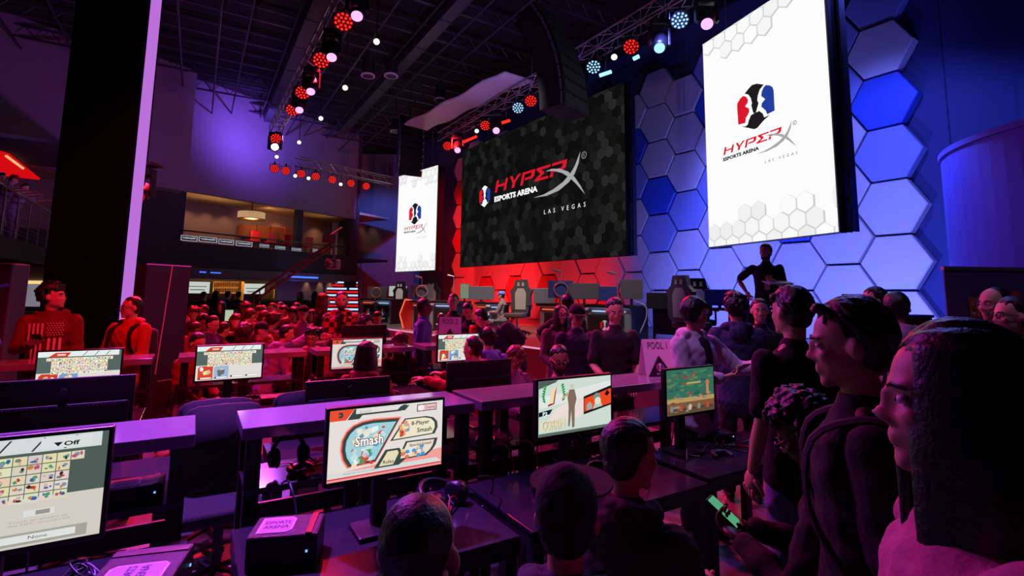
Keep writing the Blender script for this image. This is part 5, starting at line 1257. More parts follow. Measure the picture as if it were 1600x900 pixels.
def arm_ik(S, T, a, b, hint):
    d = T-S; L = min(d.length, (a+b)*.985); d = d.normalized(); T = S+d*L
    x = (a*a-b*b+L*L)/(2*L); h = math.sqrt(max(0, a*a-x*x)); hn = (hint-d*hint.dot(d)).normalized()
    return S+d*x+hn*h, T
ARMS = {  # wrist target from the shoulder (x outward, y forward, z up), elbow hint, palm direction
 'down': ((.07, .03, -.53), (.25, -1, 0), (-1, 0, 0), .5), 'type': ((-.04, .36, -.26), (.5, -.4, -1), (0, 0, -1), .6), 'desk': ((-.02, .40, -.22), (.6, -.2, -1), (0, 0, -1), .5),
 'phone': ((-.10, .30, -.20), (.5, -.3, -1), (-.2, 0, 1), .8), 'hip': ((.10, .02, -.36), (1, -.7, 0), (-.6, 0, -.6), .7), 'cross': ((-.26, .20, -.24), (.7, -.1, -1), (0, -1, 0), .5),
 'lap': ((-.05, .26, -.40), (.6, -.4, -1), (0, 0, -1), .4), 'point': ((.30, .42, .26), (.3, 0, -1), (0, 0, -1), .2), 'gest': ((.18, .40, -.14), (.6, -.3, -1), (-.2, .1, 1), .35),
 'up': ((-.06, .18, .06), (.6, 0, -1), (0, -1, 0), .8), 'reach': ((.02, .50, -.08), (.5, 0, -1), (0, 0, -1), .4), 'lean': ((.02, .34, -.42), (.8, -.4, 0), (0, 0, -1), .3)}
def person(label, px, py, d, face, sit=False, lean=0, yaw=0, pitch=0, roll=0, skin='light', hair=('short', (.05, .035, .03)), top=('tee', (.06, .06, .07)), pants=(.07, .07, .09), arms=('down', 'down'), lod=1, floor=0, ex=(), hgt=None, cat='person', group=None, seat=True, smax=1.13, topmat=None):
    Wd = P(px, py, d); L = R(lean); up = Vector((0, math.sin(L), math.cos(L))); seatz = .46
    pel = Vector((0, -.02, seatz+.09)) if sit else Vector((0, 0, .93)); hl = .71
    if lean and not sit: pel.y -= .25*math.sin(L)
    hc0 = pel+up*hl+Vector((0, .02, 0)); s = hgt or max(.84, min(smax, (Wd.z-floor)/hc0.z)); f = -R(face); 
    # if the head must sit higher or lower than the scaled body allows, the seat makes up the rest
    zoff = (Wd.z-floor)-hc0.z*s; seat_up = max(-.12, min(.30, zoff)) if sit else 0
    Rz = Matrix.Rotation(f, 3, 'Z'); off = Rz @ (Vector((hc0.x, hc0.y, 0))*s)
    t = thing('person', label, cat, (Wd.x-off.x, Wd.y-off.y, floor), f, group); t.scale = (s, s, s)
    pel = pel+Vector((0, 0, seat_up/s)); hc = pel+up*hl+Vector((0, .02, 0))
    vox = {0: .0085, 1: .013, 2: .022}[lod]; xr = Vector((1, 0, 0))
    tp = lambda k: pel+up*k
    # limbs
    hips = [pel+Vector((sx*.09, 0, -.02)) for sx in (-1, 1)]
    if sit: knees = [Vector((sx*.13, .42, pel.z-.06)) for sx in (-1, 1)]; ank = [Vector((sx*.14, .40, .08)) for sx in (-1, 1)]
    else: knees = [Vector((sx*.10, pel.y*.5+.02, .50)) for sx in (-1, 1)]; ank = [Vector((sx*.11, -.02, .08)) for sx in (-1, 1)]
    sh = [tp(.475)+xr*sx*.178 for sx in (-1, 1)]; el = []; wr = []; pal = []; crl = []
    trunkR = Matrix.Rotation(-L, 3, 'X') if abs(lean) > 0 else Matrix.Identity(3)
    for i, sx in enumerate((-1, 1)):
        a = arms[i]; A = ARMS[a] if isinstance(a, str) else a
        T = sh[i]+Vector((A[0][0]*sx, A[0][1], A[0][2])); e, w_ = arm_ik(sh[i], T, .285, .255, Vector((A[1][0]*sx, A[1][1], A[1][2]))); el.append(e); wr.append(w_); pal.append(Vector((A[2][0]*sx, A[2][1], A[2][2]))); crl.append(A[3])
    HM = Matrix.Translation(hc) @ Matrix.Rotation(-R(yaw), 4, 'Z') @ Matrix.Rotation(R(roll), 4, 'Y') @ Matrix.Rotation(-L*.35-R(pitch), 4, 'X')
    sho = {0: .9, 1: 1, 2: 1}[lod]
    def head(m):
        e = lambda c, r, sub=3: m.ell(c, r, HM, sub)
        e((0, -.012, .03), (.0745, .094, .089)); e((0, .022, -.035), (.056, .064, .080)); e((0, .066, -.098), (.024, .019, .020)); e((0, .070, .024), (.048, .018, .011), 2)
        for q in (-1, 1): e((q*.044, .010, -.060), (.017, .038, .028), 2); e((q*.036, .062, -.022), (.021, .020, .018), 2); e((q*.082, -.010, -.010), (.012, .018, .031), 2); e((q*.074, .0, -.012), (.012, .014, .022), 2); e((q*.010, .092, -.034), (.008, .011, .008), 2)
        e((0, .094, -.026), (.010, .021, .012), 2); e((0, .086, -.004), (.008, .016, .024), 2); e((0, .083, -.058), (.021, .011, .0055), 2); e((0, .081, -.070), (.018, .011, .0065), 2)
    nb = tp(.54); neck_top = HM @ Vector((0, -.028, -.065))
    m = FB(); head(m); m.loft([tp(.47), nb, neck_top], [(.07, .06), .052, .050], n=14)
    m.loft([tp(-.04), tp(.1), tp(.26), tp(.4), tp(.48), tp(.52)], [(.14, .09), (.13, .085), (.14, .09), (.155, .095), (.15, .08), (.09, .06)], n=16)
    for i in (0, 1):
        m.loft([sh[i], lerp(sh[i], el[i], .5), el[i], lerp(el[i], wr[i], .35), wr[i]], [.047, .042, .036, .038, .025], n=12)
        m.loft([hips[i], lerp(hips[i], knees[i], .5), knees[i], lerp(knees[i], ank[i], .35), ank[i]], [.078, .07, .053, .054, .033], n=12); m.ell(ank[i]+Vector((0, .05, -.035)), (.04, .11, .032))
    hs = [hand_geo(wr[i], wr[i]-el[i], pal[i], (-1, 1)[i], 1, crl[i]) for i in (0, 1)]
    def ex_h(mb): hs[0](mb); hs[1](mb)
    blob(m, 'body', SKIN[skin], t, vox*sho, 3, extra=ex_h)
    # clothes
    kind, tc = top; CM = topmat or cloth(tc); g = .016 if kind in ('hoodie', 'jacket', 'open') else .009
    m = FB(); cw = {'tee': .0}.get(kind, .008)
    m.loft([tp(-.10), tp(0), tp(.12), tp(.25), tp(.38), tp(.46), tp(.505), tp(.535)], [(.176+g, .134+g), (.170+g, .122+g), (.155+g, .108+g), (.160+g, .112+g), (.178+g, .122+g), (.172+g, .105+g), (.11+g, .075+g), (.066+g, .060+g)], n=18)
    for i in (0, 1):
        if kind == 'tee': m.loft([sh[i], lerp(sh[i], el[i], .5), lerp(sh[i], el[i], .82)], [.060, .060, .062], n=12)
        else: m.loft([sh[i], lerp(sh[i], el[i], .5), el[i], lerp(el[i], wr[i], .5), lerp(el[i], wr[i], .93)], [.064+cw, .058+cw, .052+cw, .048+cw, .038+cw*.5], n=12)
    if kind in ('hoodie', 'open') and 'hoodup' not in ex:
        for k in range(9):
            a = PI*(1.0+k/8) if True else 0; m.ell(tp(.555)+Vector((.095*math.cos(a), .085*math.sin(a)-.005, -.012*math.sin(a)+.0)), (.045, .042, .036), None, 2)
        m.ell(tp(.50)+Vector((0, -.125, 0)), (.085, .045, .075), None, 2)
    if kind == 'jacket':
        m.loft([tp(.52), tp(.575)], [(.082, .075), (.078, .074)], n=14, cap=False)
    blob(m, {'tee': 't_shirt', 'hoodie': 'hoodie', 'jacket': 'jacket', 'open': 'hooded_jacket'}[kind], CM, t, vox, 2, (.006 if kind != 'tee' else .004, 11))
    m = FB(); m.loft([tp(-.11), tp(-.02), tp(.03)], [(.135, .10), (.145, .10), (.14, .095)], n=14)
    for i in (0, 1): m.loft([hips[i], lerp(hips[i], knees[i], .5), knees[i], lerp(knees[i], ank[i], .4), ank[i]+Vector((0, 0, .0))], [.086, .084, .068, .064, .052], n=12)
    blob(m, 'trousers', cloth(pants), t, max(vox, .014), 2, (.008, 9))
    for i in (0, 1):
        m = MB(); a = ank[i]; m.loft([a+Vector((0, -.05, -.045)), a+Vector((0, .03, -.035)), a+Vector((0, .12, -.045)), a+Vector((0, .175, -.053))], [(.034, .034), (.042, .042), (.044, .032), (.03, .022)], n=10)
        m.build('shoe', cloth((.10, .10, .11)), t, True)
    # hair
    st, hcol = hair; HB_ = hairm(hcol); vh = {0: .0045, 1: .008, 2: .016}[lod]
    if 'cap' in ex or 'beanie' in ex: st_ = 'under' if st != 'long' else st
    else: st_ = st
    rh = random.Random(int(px*7+py)); m = FB(); e = lambda c, r, sub=2: m.ell(c, r, HM, sub)
    if st_ != 'bald':
        e((0, -.026, .034), (.080, .089, .092) if st_ not in ('crop', 'under') else (.0775, .087, .091), 3)
        e((0, -.05, -.03), (.070, .058, .055))
        if st_ not in ('crop', 'under'):
            n = {0: 260, 1: 130, 2: 60}[lod]; rad = {'curly': .022}.get(st_, .015)
            if st_ != 'curly': n = int(n*1.6)
            if lod == 2: rad *= 1.35
            for k in range(n):
                z = 1-2*(k+.5)/n; r_ = math.sqrt(1-z*z); a = k*2.39996; dx, dy = r_*math.cos(a), r_*math.sin(a)
                if st_ in ('long', 'bob') and z < .5: continue
                if not ((dy < .30 and z > -.42) or z > .50) or (z < .25 and dy > .05): continue
                o_ = {'curly': .022, 'short': .004, 'quiff': .006, 'fringe': .010}.get(st_, .006)*rh.uniform(.3, 1.5)
                c = Vector((dx*(.078+o_), dy*(.090+o_)-.022, z*(.092+o_)+.034))
                if st_ == 'curly': e(c, (rad*rh.uniform(.7, 1.3), rad*rh.uniform(.7, 1.3), rad*rh.uniform(.7, 1.3)), 1)
                else:
                    nn = Vector((dx, dy, z)); tg = Vector((.25, -.5, -1)) if z < .6 else Vector((.5, 1, 0)); tg = (tg-nn*tg.dot(nn)).normalized()
                    m.ell(c, (rad*.55, rad*.40, rad*rh.uniform(1.3, 2.2)), HM, 1, tg.to_track_quat('Z', 'Y').to_matrix().to_4x4())
        if st_ == 'quiff':
            for k in range(16): x = -.05+.1*k/15; e((x, .052+.010*rh.random(), .100+.010*rh.random()), (.012, .020, .014), 1)
        if st_ in ('fringe', 'bob', 'curly'):
            for k in range(13): x = -.062+.124*k/12; e((x, .072-abs(x)*.35, .066+.01*rh.random()), (.013, .018, .026), 1)
        if st_ in ('long', 'bob'):
            ln = .36 if st_ == 'long' else .15; n = {0: 64, 1: 30, 2: 14}[lod]
            for k in range(n):
                a = PI*(-.34+1.68*k/(n-1))+PI; c = Vector((.080*math.cos(a), .082*math.sin(a)-.022, 0)); out = Vector((math.cos(a), math.sin(a), 0)); l_ = ln*rh.uniform(.86, 1.05)
                pts = [HM @ (c*.9+Vector((0, 0, .085))), HM @ (c+Vector((0, 0, .03))), HM @ (c+out*.014+Vector((0, 0, -.06))), (HM @ (c+out*.012))+Vector((rh.uniform(-.006, .006), 0, -.06-l_*.5)), (HM @ (c+out*.016))+Vector((rh.uniform(-.01, .01), -.01, -.06-l_))]
                w_ = {0: .013, 1: .014, 2: .02}[lod]; m.loft(pts, [w_, w_*1.1, w_, w_*.9, w_*.5], n=6)
            e((0, -.03, -.03), (.078, .075, .08))
        blob(m, 'hair', HB_, t, vh, 2 if lod else (8 if st_ == 'long' else 2), (.0035 if st_ == 'curly' else .0005, 40))
    # eyes, brows
    if lod < 2:
        for q in (-1, 1):
            m = MB(); m.m(EYEW); m.ell((q*.031, .0745, .003), (.0115, .0095, .0075), HM, 2); m.m(IRIS); m.ell((q*.031, .0825, .003), (.0048, .003, .0048), HM, 1); m.build('eye', None, t, True)
            m = MB(); m.loft([HM @ Vector((q*.014, .0885, .022)), HM @ Vector((q*.032, .087, .027)), HM @ Vector((q*.050, .073, .022))], [.0035, .0045, .003], n=6); m.build('eyebrow', HB_, t, True)
    # extras
    for x in ex:
        if x == 'glasses':
            m = MB()
            for q in (-1, 1):
                m.loft([HM @ Vector((q*.033+.021*math.cos(2*PI*k/12), .097, .002+.018*math.sin(2*PI*k/12))) for k in range(13)], [.0028]*13, n=5, cap=False); m.cyl(HM @ Vector((q*.055, .095, .008)), HM @ Vector((q*.078, .0, .006)), .0026, n=5)
            m.cyl(HM @ Vector((-.012, .098, .006)), HM @ Vector((.012, .098, .006)), .0026, n=5); m.build('eyeglasses', LENS, t)
        elif x[:3] == 'cap':
            c = {'capb': (.30, .50, .85), 'cap': (.05, .05, .07), 'capp': (.35, .10, .5), 'capr': (.65, .08, .08)}[x]
            m = MB(); m.ell((0, -.016, .052), (.089, .106, .092), HM, 3)
            bl = 1.0; pts = []; m.m(cloth(c))
            for v in m.bm.verts:
                q = HM.inverted() @ v.co
                if q.z < .038: q.z = .038-(.038-q.z)*.06; v.co = HM @ q
            m.build('cap_crown', cloth(c), t, True)
            m = MB(); bw = .085; b_ = [m.bm.verts.new(HM @ Vector((bw*math.cos(PI*k/10), .060+.115*math.sin(PI*k/10), .052-.012*abs(math.cos(PI*k/10))))) for k in range(11)]; b2 = [m.bm.verts.new(v.co+Vector((0, 0, .006))) for v in b_]
            m.bm.faces.new(b_); m.bm.faces.new(list(reversed(b2)))
            for k in range(11): m.bm.faces.new((b_[k], b2[k], b2[(k+1) % 11], b_[(k+1) % 11]))
            m.build('cap_brim', cloth(c), t)
        elif x == 'flatbrim':
            m = MB(); m.cyl(HM @ Vector((0, .10, .055)), HM @ Vector((0, .10, .062)), .125, n=32); m.build('cap_brim', cloth((.05, .05, .06)), t, False)
        elif x == 'beanie':
            m = FB(); m.ell((0, -.016, .045), (.088, .104, .108), HM, 3); m.ell((0, -.036, .004), (.080, .084, .072), HM, 3); m.ell((0, -.02, .10), (.055, .062, .058), HM, 3)
            blob(m, 'knit_cap', cloth((.09, .09, .12), 200), t, vh, 4, (.0012, 20))
        elif x == 'headset':
            m = MB(); m.loft([HM @ Vector((.092*math.cos(PI*k/10), -.01, .03+.108*math.sin(PI*k/10))) for k in range(11)], [.010]*11, n=6, cap=False)
            for q in (-1, 1): m.cyl(HM @ Vector((q*.078, -.008, .0)), HM @ Vector((q*.108, -.008, .0)), .040, .034, 14)
            m.build('headset', BLACK, t)
        elif x == 'beard':
            m = FB(); m.ell((0, .045, -.082), (.050, .046, .042), HM, 3); 
            for q in (-1, 1): m.ell((q*.050, .012, -.055), (.015, .034, .045), HM, 2)
            blob(m, 'beard', HB_, t, vh, 2, (.004, 60))
        elif x == 'mask':
            m = MB(); m.ell((0, .050, -.050), (.050, .052, .050), HM, 3); m.build('face_mask', cloth((.55, .75, .55)), t, True)
        elif x == 'backpack' or x == 'straps':
            for q in (-1, 1):
                pts = [tp(.50)+Vector((q*.10, -.10, 0)), tp(.53)+Vector((q*.105, 0, .0)), tp(.47)+Vector((q*.115, .125, 0)), tp(.30)+Vector((q*.135, .140, 0)), tp(.15)+Vector((q*.165, .06, 0))]
                m = MB(); m.loft(smooth(pts), [(.026, .009)]*len(smooth(pts)), n=6, cap=False); m.build('backpack_strap', cloth((.10, .09, .11)), t)
            m = MB(); c = tp(.27)+Matrix.Rotation(-L, 3, 'X') @ Vector((0, -.21, 0)); rot = Matrix.Rotation(-L, 4, 'X'); m.box(c, (.29, .15, .40), rot, .05); m.box(c+Matrix.Rotation(-L, 3, 'X') @ Vector((0, -.09, -.06)), (.22, .05, .20), rot, .02); m.build('backpack', cloth((.16, .13, .22)), t, True)
        elif x == 'lanyard':
            m = MB(); m.loft([tp(.53)+Vector((-.07, .06, 0)), tp(.42)+Vector((-.05, .138, 0)), tp(.24)+Vector((0, .142, 0))], [.006]*3, n=5); m.loft([tp(.53)+Vector((.07, .06, 0)), tp(.42)+Vector((.05, .138, 0)), tp(.24)+Vector((0, .142, 0))], [.006]*3, n=5); m.build('lanyard', cloth((.12, .11, .15)), t)
            m = MB(); m.box(tp(.20)+Vector((0, .148, 0)), (.07, .006, .10)); m.build('pass_card', mat('pass_white', (.75, .72, .78), .5), t)
        elif x == 'hoodup':
            m = FB(); m.ell((0, -.03, .03), (.105, .112, .118), HM, 3); m.ell(tp(.56), (.10, .10, .08)); blob(m, 'hood', CM, t, vh, 3, (.006, 20))
        elif x == 'phone' or x == 'phonelit':
            i = 1; d_ = (wr[i]-el[i]).normalized(); c = wr[i]+d_*.11+Vector((-.01, .0, .03)); rot = Matrix.Rotation(R(35), 4, 'X')
            m = MB(); m.m(BLACK); m.box(c, (.075, .15, .009), rot, .003); 
            if x == 'phonelit': m.m(em((.42, .85, .62), .55)); m.box(c+rot @ Vector((0, 0, .006)), (.066, .135, .002), rot)
            o = m.build('phone', None, None); o.matrix_world = Matrix.Translation(t.location) @ Matrix.Rotation(f, 4, 'Z') @ Matrix.Scale(s, 4)
            tag(o, 'phone in the hands of the '+' '.join(label.split(',')[0].split()[:10]), 'phone')
        elif x == 'stars':
            g_ = G(1, 1, emit=False, eps=.001); rs = random.Random(1)
            fr = lambda x_, z_: None
            for r_ in range(6):
                for c_ in range(6):
                    cx, cz = -.125+c_*.021+(r_ % 2)*.010, .10+r_*.022; g_.poly([(cx+(.009 if k % 2 == 0 else .004)*math.cos(PI/2+PI*k/5), cz+(.009 if k % 2 == 0 else .004)*math.sin(PI/2+PI*k/5)) for k in range(10)], (.88, .86, .88), 1, n=False)
            for k in range(4): g_.poly([(.02+k*.032, -.12), (.036+k*.032, -.12), (.036+k*.032, .21), (.02+k*.032, .21)], (.9, .86, .86), 1, n=False)
            for k in range(3): g_.poly([(-.12+k*.04, -.12), (-.10+k*.04, -.12), (-.10+k*.04, .07), (-.12+k*.04, .07)], (.9, .86, .86), 1, n=False)
            g_.v = [(x_, .148+.02-(x_*x_)*1.3, z_+tp(.25).z) for x_, y_, z_ in g_.v]; g_.build('flag_print', t)
        elif x[:4] == 'text':
            g_ = G(1, 1, emit=False); g_.text(x[5:], -.11, -.03, .11, .05, (.85, .80, .88), 1, shear=.3, bold=.03); g_.rect(-.12, .065, .12, .07, (.8, .75, .82), 1)
            for k in range(7): g_.oval(-.09+k*.03, -.06, .004, .004, (.8, .75, .8), 1, 6)
            g_.v = [(x_, .152-(x_*x_)*1.6, z_+tp(.30).z) for x_, y_, z_ in g_.v]; g_.build('shirt_print', t)
        elif x == 'inner':
            m = MB(); m.loft([tp(k)+Matrix.Rotation(-L, 3, 'X') @ Vector((0, .058, 0)) for k in (-.08, .25, .40, .49)], [(.070, .088), (.072, .093), (.070, .093), (.055, .075)], n=16); m.build('inner_shirt', cloth((.07, .06, .09)), t, True)
    if sit and seat:
        cc = seatcopy(t, f, seat_up, s)
    return t
_seat = []
def seatcopy(t, f, up, s):
    loc = Vector(t.location)
    lab = 'plain black seat under the '+t['label']
    if not _seat:
        q = thing('stool_chair', lab[:90], 'chair', loc, f, 'seats under the players'); m = MB(); m.box((0, -.02, .40), (.42, .42, .06), bev=.02); m.build('seat', CHAIRF, q)
        m = MB(); m.box((0, -.27, .66), (.40, .04, .34), bev=.018); m.cyl((-.15, -.25, .42), (-.15, -.27, .60), .012, n=6); m.cyl((.15, -.25, .42), (.15, -.27, .60), .012, n=6); m.build('backrest', CHAIRF, q)
        for x in (-.18, .18):
            for y in (-.2, .16): m = MB(); m.cyl((x, y, 0), (x, y, .38), .014, n=6); m.build('leg', BLACKM, q)
        _seat.append(q)
    else: q = dup(_seat[0], lab, loc, f)
    q.scale = (1, 1, max(.75, (0.385+up/max(.5, s))*s/.385*.98)); q['label'] = ' '.join(lab.split()[:16])
BK = (.045, .035, .035); DBR = (.10, .06, .04); 
# ---------------------------------------------------------------- foreground
person('girl with long dark hair and pink top at the right edge, in profile', 1488, 628, .88, -66, hair=('long', (.03, .022, .025)), top=('jacket', (.75, .45, .55)), lod=0, arms=('down', 'down'), pitch=0, skin='light')
person('young man in black T-shirt with grey strap, standing behind the girl', 1326, 538, 1.52, -62, hair=('quiff', (.05, .04, .04)), top=('tee', (.03, .03, .035)), lod=0, ex=('straps',), skin='light', arms=('down', 'down'), pitch=6)
person('seated person with close-shaved head, seen from behind at bottom centre', 656, 862, 1.2, 12, True, lean=6, hair=('crop', (.05, .04, .04)), top=('hoodie', (.10, .08, .10)), lod=0, arms=('type', 'type'), skin='light')
person('seated person in grey knit cap with a flat black brim, from behind', 886, 808, 1.5, 14, True, lean=6, hair=('under', BK), top=('hoodie', (.20, .20, .28)), lod=0, arms=('type', 'type'), ex=('beanie', 'flatbrim'), skin='light', pitch=-6)
person('seated young man in dark hoodie looking right, beside the cap wearer', 987, 712, 1.95, 40, True, lean=12, yaw=28, hair=('short', BK), top=('hoodie', (.17, .12, .16)), lod=0, arms=('type', 'type'), skin='light')
person('seated man in glasses looking down at a green-lit phone', 1254, 676, 2.15, -52, True, lean=16, pitch=30, hair=('curly', BK), top=('jacket', (.035, .035, .04)), pants=(.11, .10, .13), lod=0, arms=('phone', 'phone'), ex=('glasses', 'phonelit'), skin='dark')
# ---------------------------------------------------------------- standing at the right
person('man in a pale zip hoodie with a lettered black shirt, hand held out', 1087, 490, 4.2, 148, yaw=-75, hair=('fringe', (.06, .03, .03)), top=('open', (.80, .70, .82)), lod=1, arms=('gest', 'phone'), ex=('inner', 'text Tsubo', 'phone'))
person('person in a dark blue hooded jacket standing with back turned', 1149, 482, 5.0, 15, hair=('curly', BK), top=('hoodie', (.16, .18, .32)), lod=1, arms=('lap', 'lap'))
person('short-haired man facing the camera between two turned backs', 1187, 486, 5.6, 200, hair=('short', BK), top=('tee', (.06, .06, .08)), lod=1)
person('man in a black T-shirt and jeans seen from behind, dark bob haircut', 1234, 488, 2.85, -12, yaw=-10, hair=('fringe', (.06, .04, .05)), top=('tee', (.03, .03, .04)), pants=(.38, .40, .58), lod=1, arms=('down', 'down'))
person('man in a navy shirt and lanyard standing on stage holding papers', 1196, 394, 7.6, 205, yaw=28, pitch=8, hair=('short', BK), top=('tee', (.13, .14, .22)), pants=(.2, .24, .4), floor=.88, lod=1, arms=('phone', 'hip'), ex=('lanyard', 'beard'))
person('person in profile looking left behind the pink-grey hoodie', 1364, 472, 4.8, -80, hair=('short', BK), top=('jacket', (.1, .1, .14)), lod=1)
person('person in a mauve hoodie with back turned, before the stage table', 1400, 482, 4.3, 25, hair=('short', (.07, .04, .05)), top=('hoodie', (.50, .38, .52)), lod=1)
person('person in glasses looking left before the orange-lettered banner', 1580, 494, 3.6, -80, hair=('short', BK), top=('jacket', (.12, .1, .14)), lod=1, ex=('glasses',))
person('person further off before the banner, face turned left', 1553, 476, 4.0, -95, hair=('crop', BK), top=('tee', (.1, .08, .12)), lod=1)
# ---------------------------------------------------------------- group before the nearest stage desk
person('man in a black T-shirt standing by the nearest stage desk, looking down', 961, 486, 5.2, 180, pitch=18, hair=('short', BK), top=('tee', (.05, .05, .07)), lod=1, arms=('lap', 'lap'))
person('man in cap and glasses standing between the woman and the black T-shirt', 902, 494, 5.7, 165, pitch=14, hair=('short', BK), top=('jacket', (.13, .13, .24)), lod=1, arms=('down', 'down'), ex=('cap', 'glasses'))
person('woman with long hair and glasses in the group at the stage', 877, 492, 6.4, 170, hair=('long', DBR), top=('open', (.30, .24, .24)), lod=1, ex=('glasses',), arms=('lap', 'lap'))
person('man with dark hair standing behind the long-haired woman', 888, 474, 7.2, 20, hair=('short', BK), top=('tee', (.07, .07, .1)), lod=1, arms=('hip', 'down'))
person('bearded man in glasses seated facing us behind the glossy counter', 874, 562, 4.75, 172, True, pitch=14, hair=('short', BK), top=('tee', (.62, .35, .48)), lod=1, ex=('glasses', 'beard'), skin='tan', arms=('type', 'type'))
person('red-haired seated player looking down right behind a black monitor', 806, 560, 5.3, 135, True, pitch=30, lean=8, hair=('fringe', (.38, .10, .06)), top=('hoodie', (.5, .35, .5)), lod=1, ex=('glasses',), arms=('type', 'type'))
person('seated player in profile reaching toward a roster monitor with red sleeves', 738, 545, 5.5, -70, True, lean=14, hair=('short', (.10, .03, .03)), top=('hoodie', (.60, .10, .12)), lod=1, arms=('reach', 'reach'))
person('player with a headset and blue hood seated with back turned', 762, 528, 6.0, -25, True, hair=('short', BK), top=('hoodie', (.35, .40, .75)), lod=1, ex=('headset',), arms=('type', 'type'))
person('man with a backpack bending forward over the players', 752, 497, 7.4, -80, lean=38, pitch=22, hair=('short', BK), top=('jacket', (.14, .12, .26)), lod=1, ex=('backpack', 'glasses'), arms=('lean', 'lean'))
person('man in a graphic dark T-shirt looking down at the players', 731, 486, 8.0, 200, pitch=32, lean=12, hair=('short', BK), top=('tee', (.12, .05, .1)), lod=1, arms=('lean', 'lean'))
person('man in a dark T-shirt facing us behind the pink tent sign', 708, 472, 8.3, 185, hair=('short', BK), top=('tee', (.06, .05, .09)), lod=1, arms=('cross', 'cross'))
person('man in a blue jacket in profile looking right beside the tent sign', 664, 480, 7.6, 85, hair=('short', BK), top=('jacket', (.30, .28, .62)), lod=1, skin='dark', ex=('glasses',))
person('woman with dark hair in a red hooded top, seated with back turned', 574, 556, 4.75, 15, True, hair=('bob', (.16, .05, .09)), top=('hoodie', (.62, .10, .20)), lod=1, arms=('type', 'type'))
person('curly-haired player in glasses seated facing us behind the red counter', 487, 528, 7.0, 170, True, pitch=8, hair=('curly', DBR), top=('open', (.55, .16, .16)), lod=1, ex=('glasses', 'inner'), arms=('type', 'type'))
person('bald player seated behind the black monitor left of the stage', 548, 512, 8.0, 175, True, pitch=14, hair=('bald', BK), top=('tee', (.3, .1, .1)), lod=1, arms=('type', 'type'), ex=('glasses',))
person('curly-haired person in purple beside the bald player', 572, 506, 8.4, 60, True, hair=('curly', (.20, .08, .16)), top=('hoodie', (.40, .22, .62)), lod=1, arms=('lap', 'lap'))
person('man in a red plaid shirt standing with folded arms', 534, 470, 7.5, 165, hair=('short', (.22, .10, .08)), top=('open', (.6, .1, .1)), topmat=plaid(), lod=1, ex=('inner', 'beard'), arms=('cross', 'cross'))
person('woman in black standing beside the plaid shirt, looking right', 506, 470, 9.2, 70, hair=('bob', (.3, .06, .06)), top=('jacket', (.07, .05, .08)), lod=1, arms=('phone', 'phone'))
person('man in glasses and red jacket seated left of a roster monitor', 309, 537, 6.2, 110, True, pitch=14, lean=8, hair=('short', (.12, .03, .03)), top=('open', (.50, .10, .12)), pants=(.4, .36, .6), lod=1, ex=('glasses', 'inner'), arms=('lap', 'lap'))
person('curly-haired man in a flag-print hoodie by the black column, holding a phone', 84, 464, 5.5, 150, yaw=-72, hair=('curly', DBR), top=('hoodie', (.40, .06, .08)), lod=1, ex=('stars', 'phone'), arms=('lap', 'phone'), pitch=-6)
person('man in glasses and an orange-red hoodie with backpack straps', 204, 481, 5.9, 185, yaw=25, hair=('short', DBR), top=('hoodie', (.70, .20, .12)), lod=1, ex=('straps', 'glasses'), arms=('lap', 'lap'))
person('person in a purple cap cut by the left edge of the photo', -62, 462, 2.6, 80, hair=('short', BK), top=('hoodie', (.12, .10, .2)), lod=1, ex=('capp',), arms=('down', 'down'))
person('man in a blue cap and face mask seated on stage in a grey jacket', 783, 466, 12.9, -80, True, lean=4, hair=('short', BK), top=('jacket', (.45, .42, .42)), pants=(.4, .38, .38), floor=.88, lod=1, ex=('capb', 'mask'), arms=('type', 'type'))
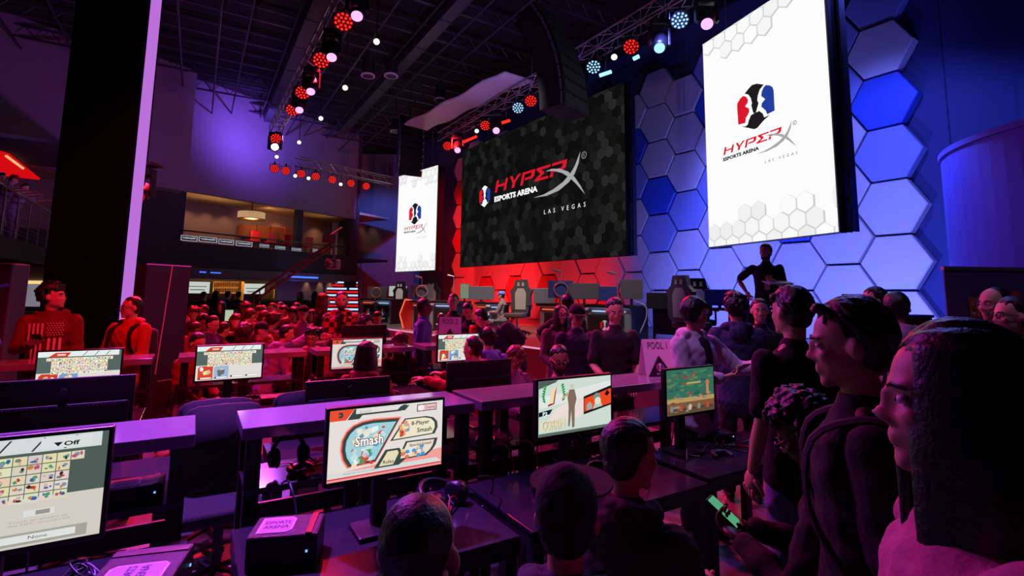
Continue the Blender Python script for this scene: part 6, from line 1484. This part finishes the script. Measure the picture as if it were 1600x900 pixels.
# ---------------------------------------------------------------- the seated crowd
CR_ = [
 (283, 482, 10.6, 150, 'short', (.40, .10, .10), 'behind the partition edge, highest of the far left'), (302, 492, 10.2, 160, 'curly', (.3, .08, .12), 'just right of the partition, second row back'), (317, 486, 11.7, 200, 'short', (.5, .12, .12), 'left of the small pale screen, facing us'),
 (318, 503, 9.9, 120, 'curly', (.16, .06, .09), 'with tousled hair above the man in glasses and red jacket'), (333, 507, 8.2, 100, 'short', (.25, .15, .45), 'in glasses directly behind the second-row roster monitor'), (305, 515, 8.9, 30, 'short', (.6, .15, .3), 'with back turned nearest the partition'),
 (384, 484, 11.6, 140, 'curly', (.5, .1, .1), 'right of the small pale screen, far back'), (391, 494, 10.0, 20, 'short', (.25, .06, .08), 'with back turned below the crane foot'), (406, 490, 10.8, 190, 'curly', (.35, .1, .2), 'facing us under the crane boom'),
 (413, 498, 9.4, 60, 'short', (.3, .16, .4), 'in profile right of the crane foot'), (425, 483, 12.0, 185, 'short', (.5, .14, .14), 'facing us in front of the far rail, left'), (427, 503, 8.8, 15, 'curly', (.45, .1, .14), 'with wide curly hair, back turned'),
 (384, 519, 7.9, 10, 'curly', (.20, .05, .08), 'in a raised hood behind the second-row monitor'), (409, 517, 8.0, 80, 'short', (.32, .12, .22), 'in a cap behind the right edge of the roster monitor'), (443, 488, 11.0, 170, 'short', (.25, .1, .2), 'in the middle of the far crowd, facing us'),
 (446, 508, 9.3, 25, 'short', (.18, .08, .2), 'with back turned left of the pointing arm'), (457, 492, 11.0, 200, 'curly', (.55, .2, .14), 'in orange left of the raised pointing hand'), (474, 490, 9.9, 150, 'short', (.45, .25, .5), 'in a pale cap beneath the raised pointing hand'),
 (437, 481, 13.0, 180, 'short', (.4, .2, .4), 'far back before the rail, middle'), (463, 482, 12.6, 175, 'short', (.45, .1, .1), 'far back before the rail, right'), (350, 516, 8.5, 35, 'short', (.35, .06, .1), 'low between the roster monitor and the pale screen'),
 (368, 502, 10.5, 150, 'curly', (.4, .1, .1), 'just right of the small pale screen'), (487, 494, 10.6, 170, 'long', (.25, .12, .3), 'with long hair beside the standing woman in black'), (400, 478, 13.6, 185, 'short', (.4, .08, .1), 'farthest back near the bar stools, left'),
 (345, 480, 12.8, 165, 'long', (.35, .08, .12), 'with long hair far back above the pale screen'), (590, 498, 10.2, 150, 'short', (.3, .2, .5), 'in shadow at the corner of the stage'), (625, 537, 6.9, 160, 'curly', (.3, .08, .1), 'mostly hidden behind the counter left of the tent sign')]
for px, py, d, fc, hs_, c, l in CR_:
    h = random.Random(px).choice([(.05, .03, .03), (.16, .06, .05), (.10, .05, .04), (.28, .12, .08)])
    ex = ('glasses',) if 'glasses' in l else (('hoodup',) if 'hood ' in l else (('cap',) if 'cap' in l else ()))
    person('seated spectator '+l, px, py, d, fc, True, pitch=random.Random(px+1).choice([0, 8, 16, 22]), lean=random.Random(px+2).choice([4, 10, 14]), hair=(hs_, h), top=(random.Random(px+3).choice(['hoodie', 'tee', 'jacket']), c), lod=2, ex=ex, arms=random.Random(px+4).choice([('type', 'type'), ('lap', 'lap'), ('up', 'lap')]), skin=random.Random(px+5).choice(['light', 'light', 'tan']), group='seated crowd')
person('seated spectator leaning and pointing up to the right with a long arm', 449, 522, 7.6, 55, True, lean=18, yaw=20, hair=('short', BK), top=('hoodie', (.62, .45, .72)), lod=1, arms=(((.02, .50, .22), (.3, 0, -1), (0, 0, -1), .15), 'lap'))
for i, (px, py, d, fc, h, l) in enumerate(((319, 462, 18.2, 15, 'short', 'before the left bar television'), (338, 458, 18.7, -10, 'bob', 'in a lilac top before the lit bottles'), (357, 461, 18.2, 20, 'short', 'before the right end of the lit bottles'), (373, 461, 18.8, -15, 'short', 'left of the right bar television'), (469, 461, 19.0, 190, 'long', 'with long hair at the far rail facing us'), (491, 461, 19.0, 250, 'long', 'in profile at the far rail'))):
    person('patron at the bar '+l, px, py, d, fc, True, hair=(h, BK), top=('tee', [(.1, .08, .1), (.5, .35, .7)][i == 1]), lod=2, arms=('type', 'type'), group='bar patrons')
for i, (px, py, d, fc, l, ex, c) in enumerate(((2, 279, 11.6, 70, 'nearest, cut by the photo edge', (), (.2, .2, .5)), (22, 281, 13.0, 60, 'in a red cap', ('capr',), (.45, .4, .6)), (39, 293, 14.0, 75, 'with red-lit hair looking down', (), (.6, .55, .7)))):
    person('onlooker leaning on the gallery railing, '+l, px, py, d, fc, lean=16, pitch=20, hair=('short', (.2, .06, .06)), top=('tee', c), floor=3.05, lod=2, ex=ex, arms=('reach', 'reach'), pants=(.5, .42, .6), smax=1.1)
q = thing('paper_sheets', 'sheets of paper held by the man standing on stage', 'paper', P(1215, 442, 7.35)); m = MB(); m.box((0, 0, 0), (.34, .24, .012), Matrix.Rotation(R(12), 4, 'X')); m.build('sheet_stack', mat('paper', (.85, .85, .9), .6), q); m = MB(); m.box((.03, -.02, .012), (.30, .2, .004), Matrix.Rotation(R(12), 4, 'X') @ Matrix.Rotation(R(6), 4, 'Z')); m.build('top_sheet', mat('paper', (.85, .85, .9), .6), q)
finish_blobs()
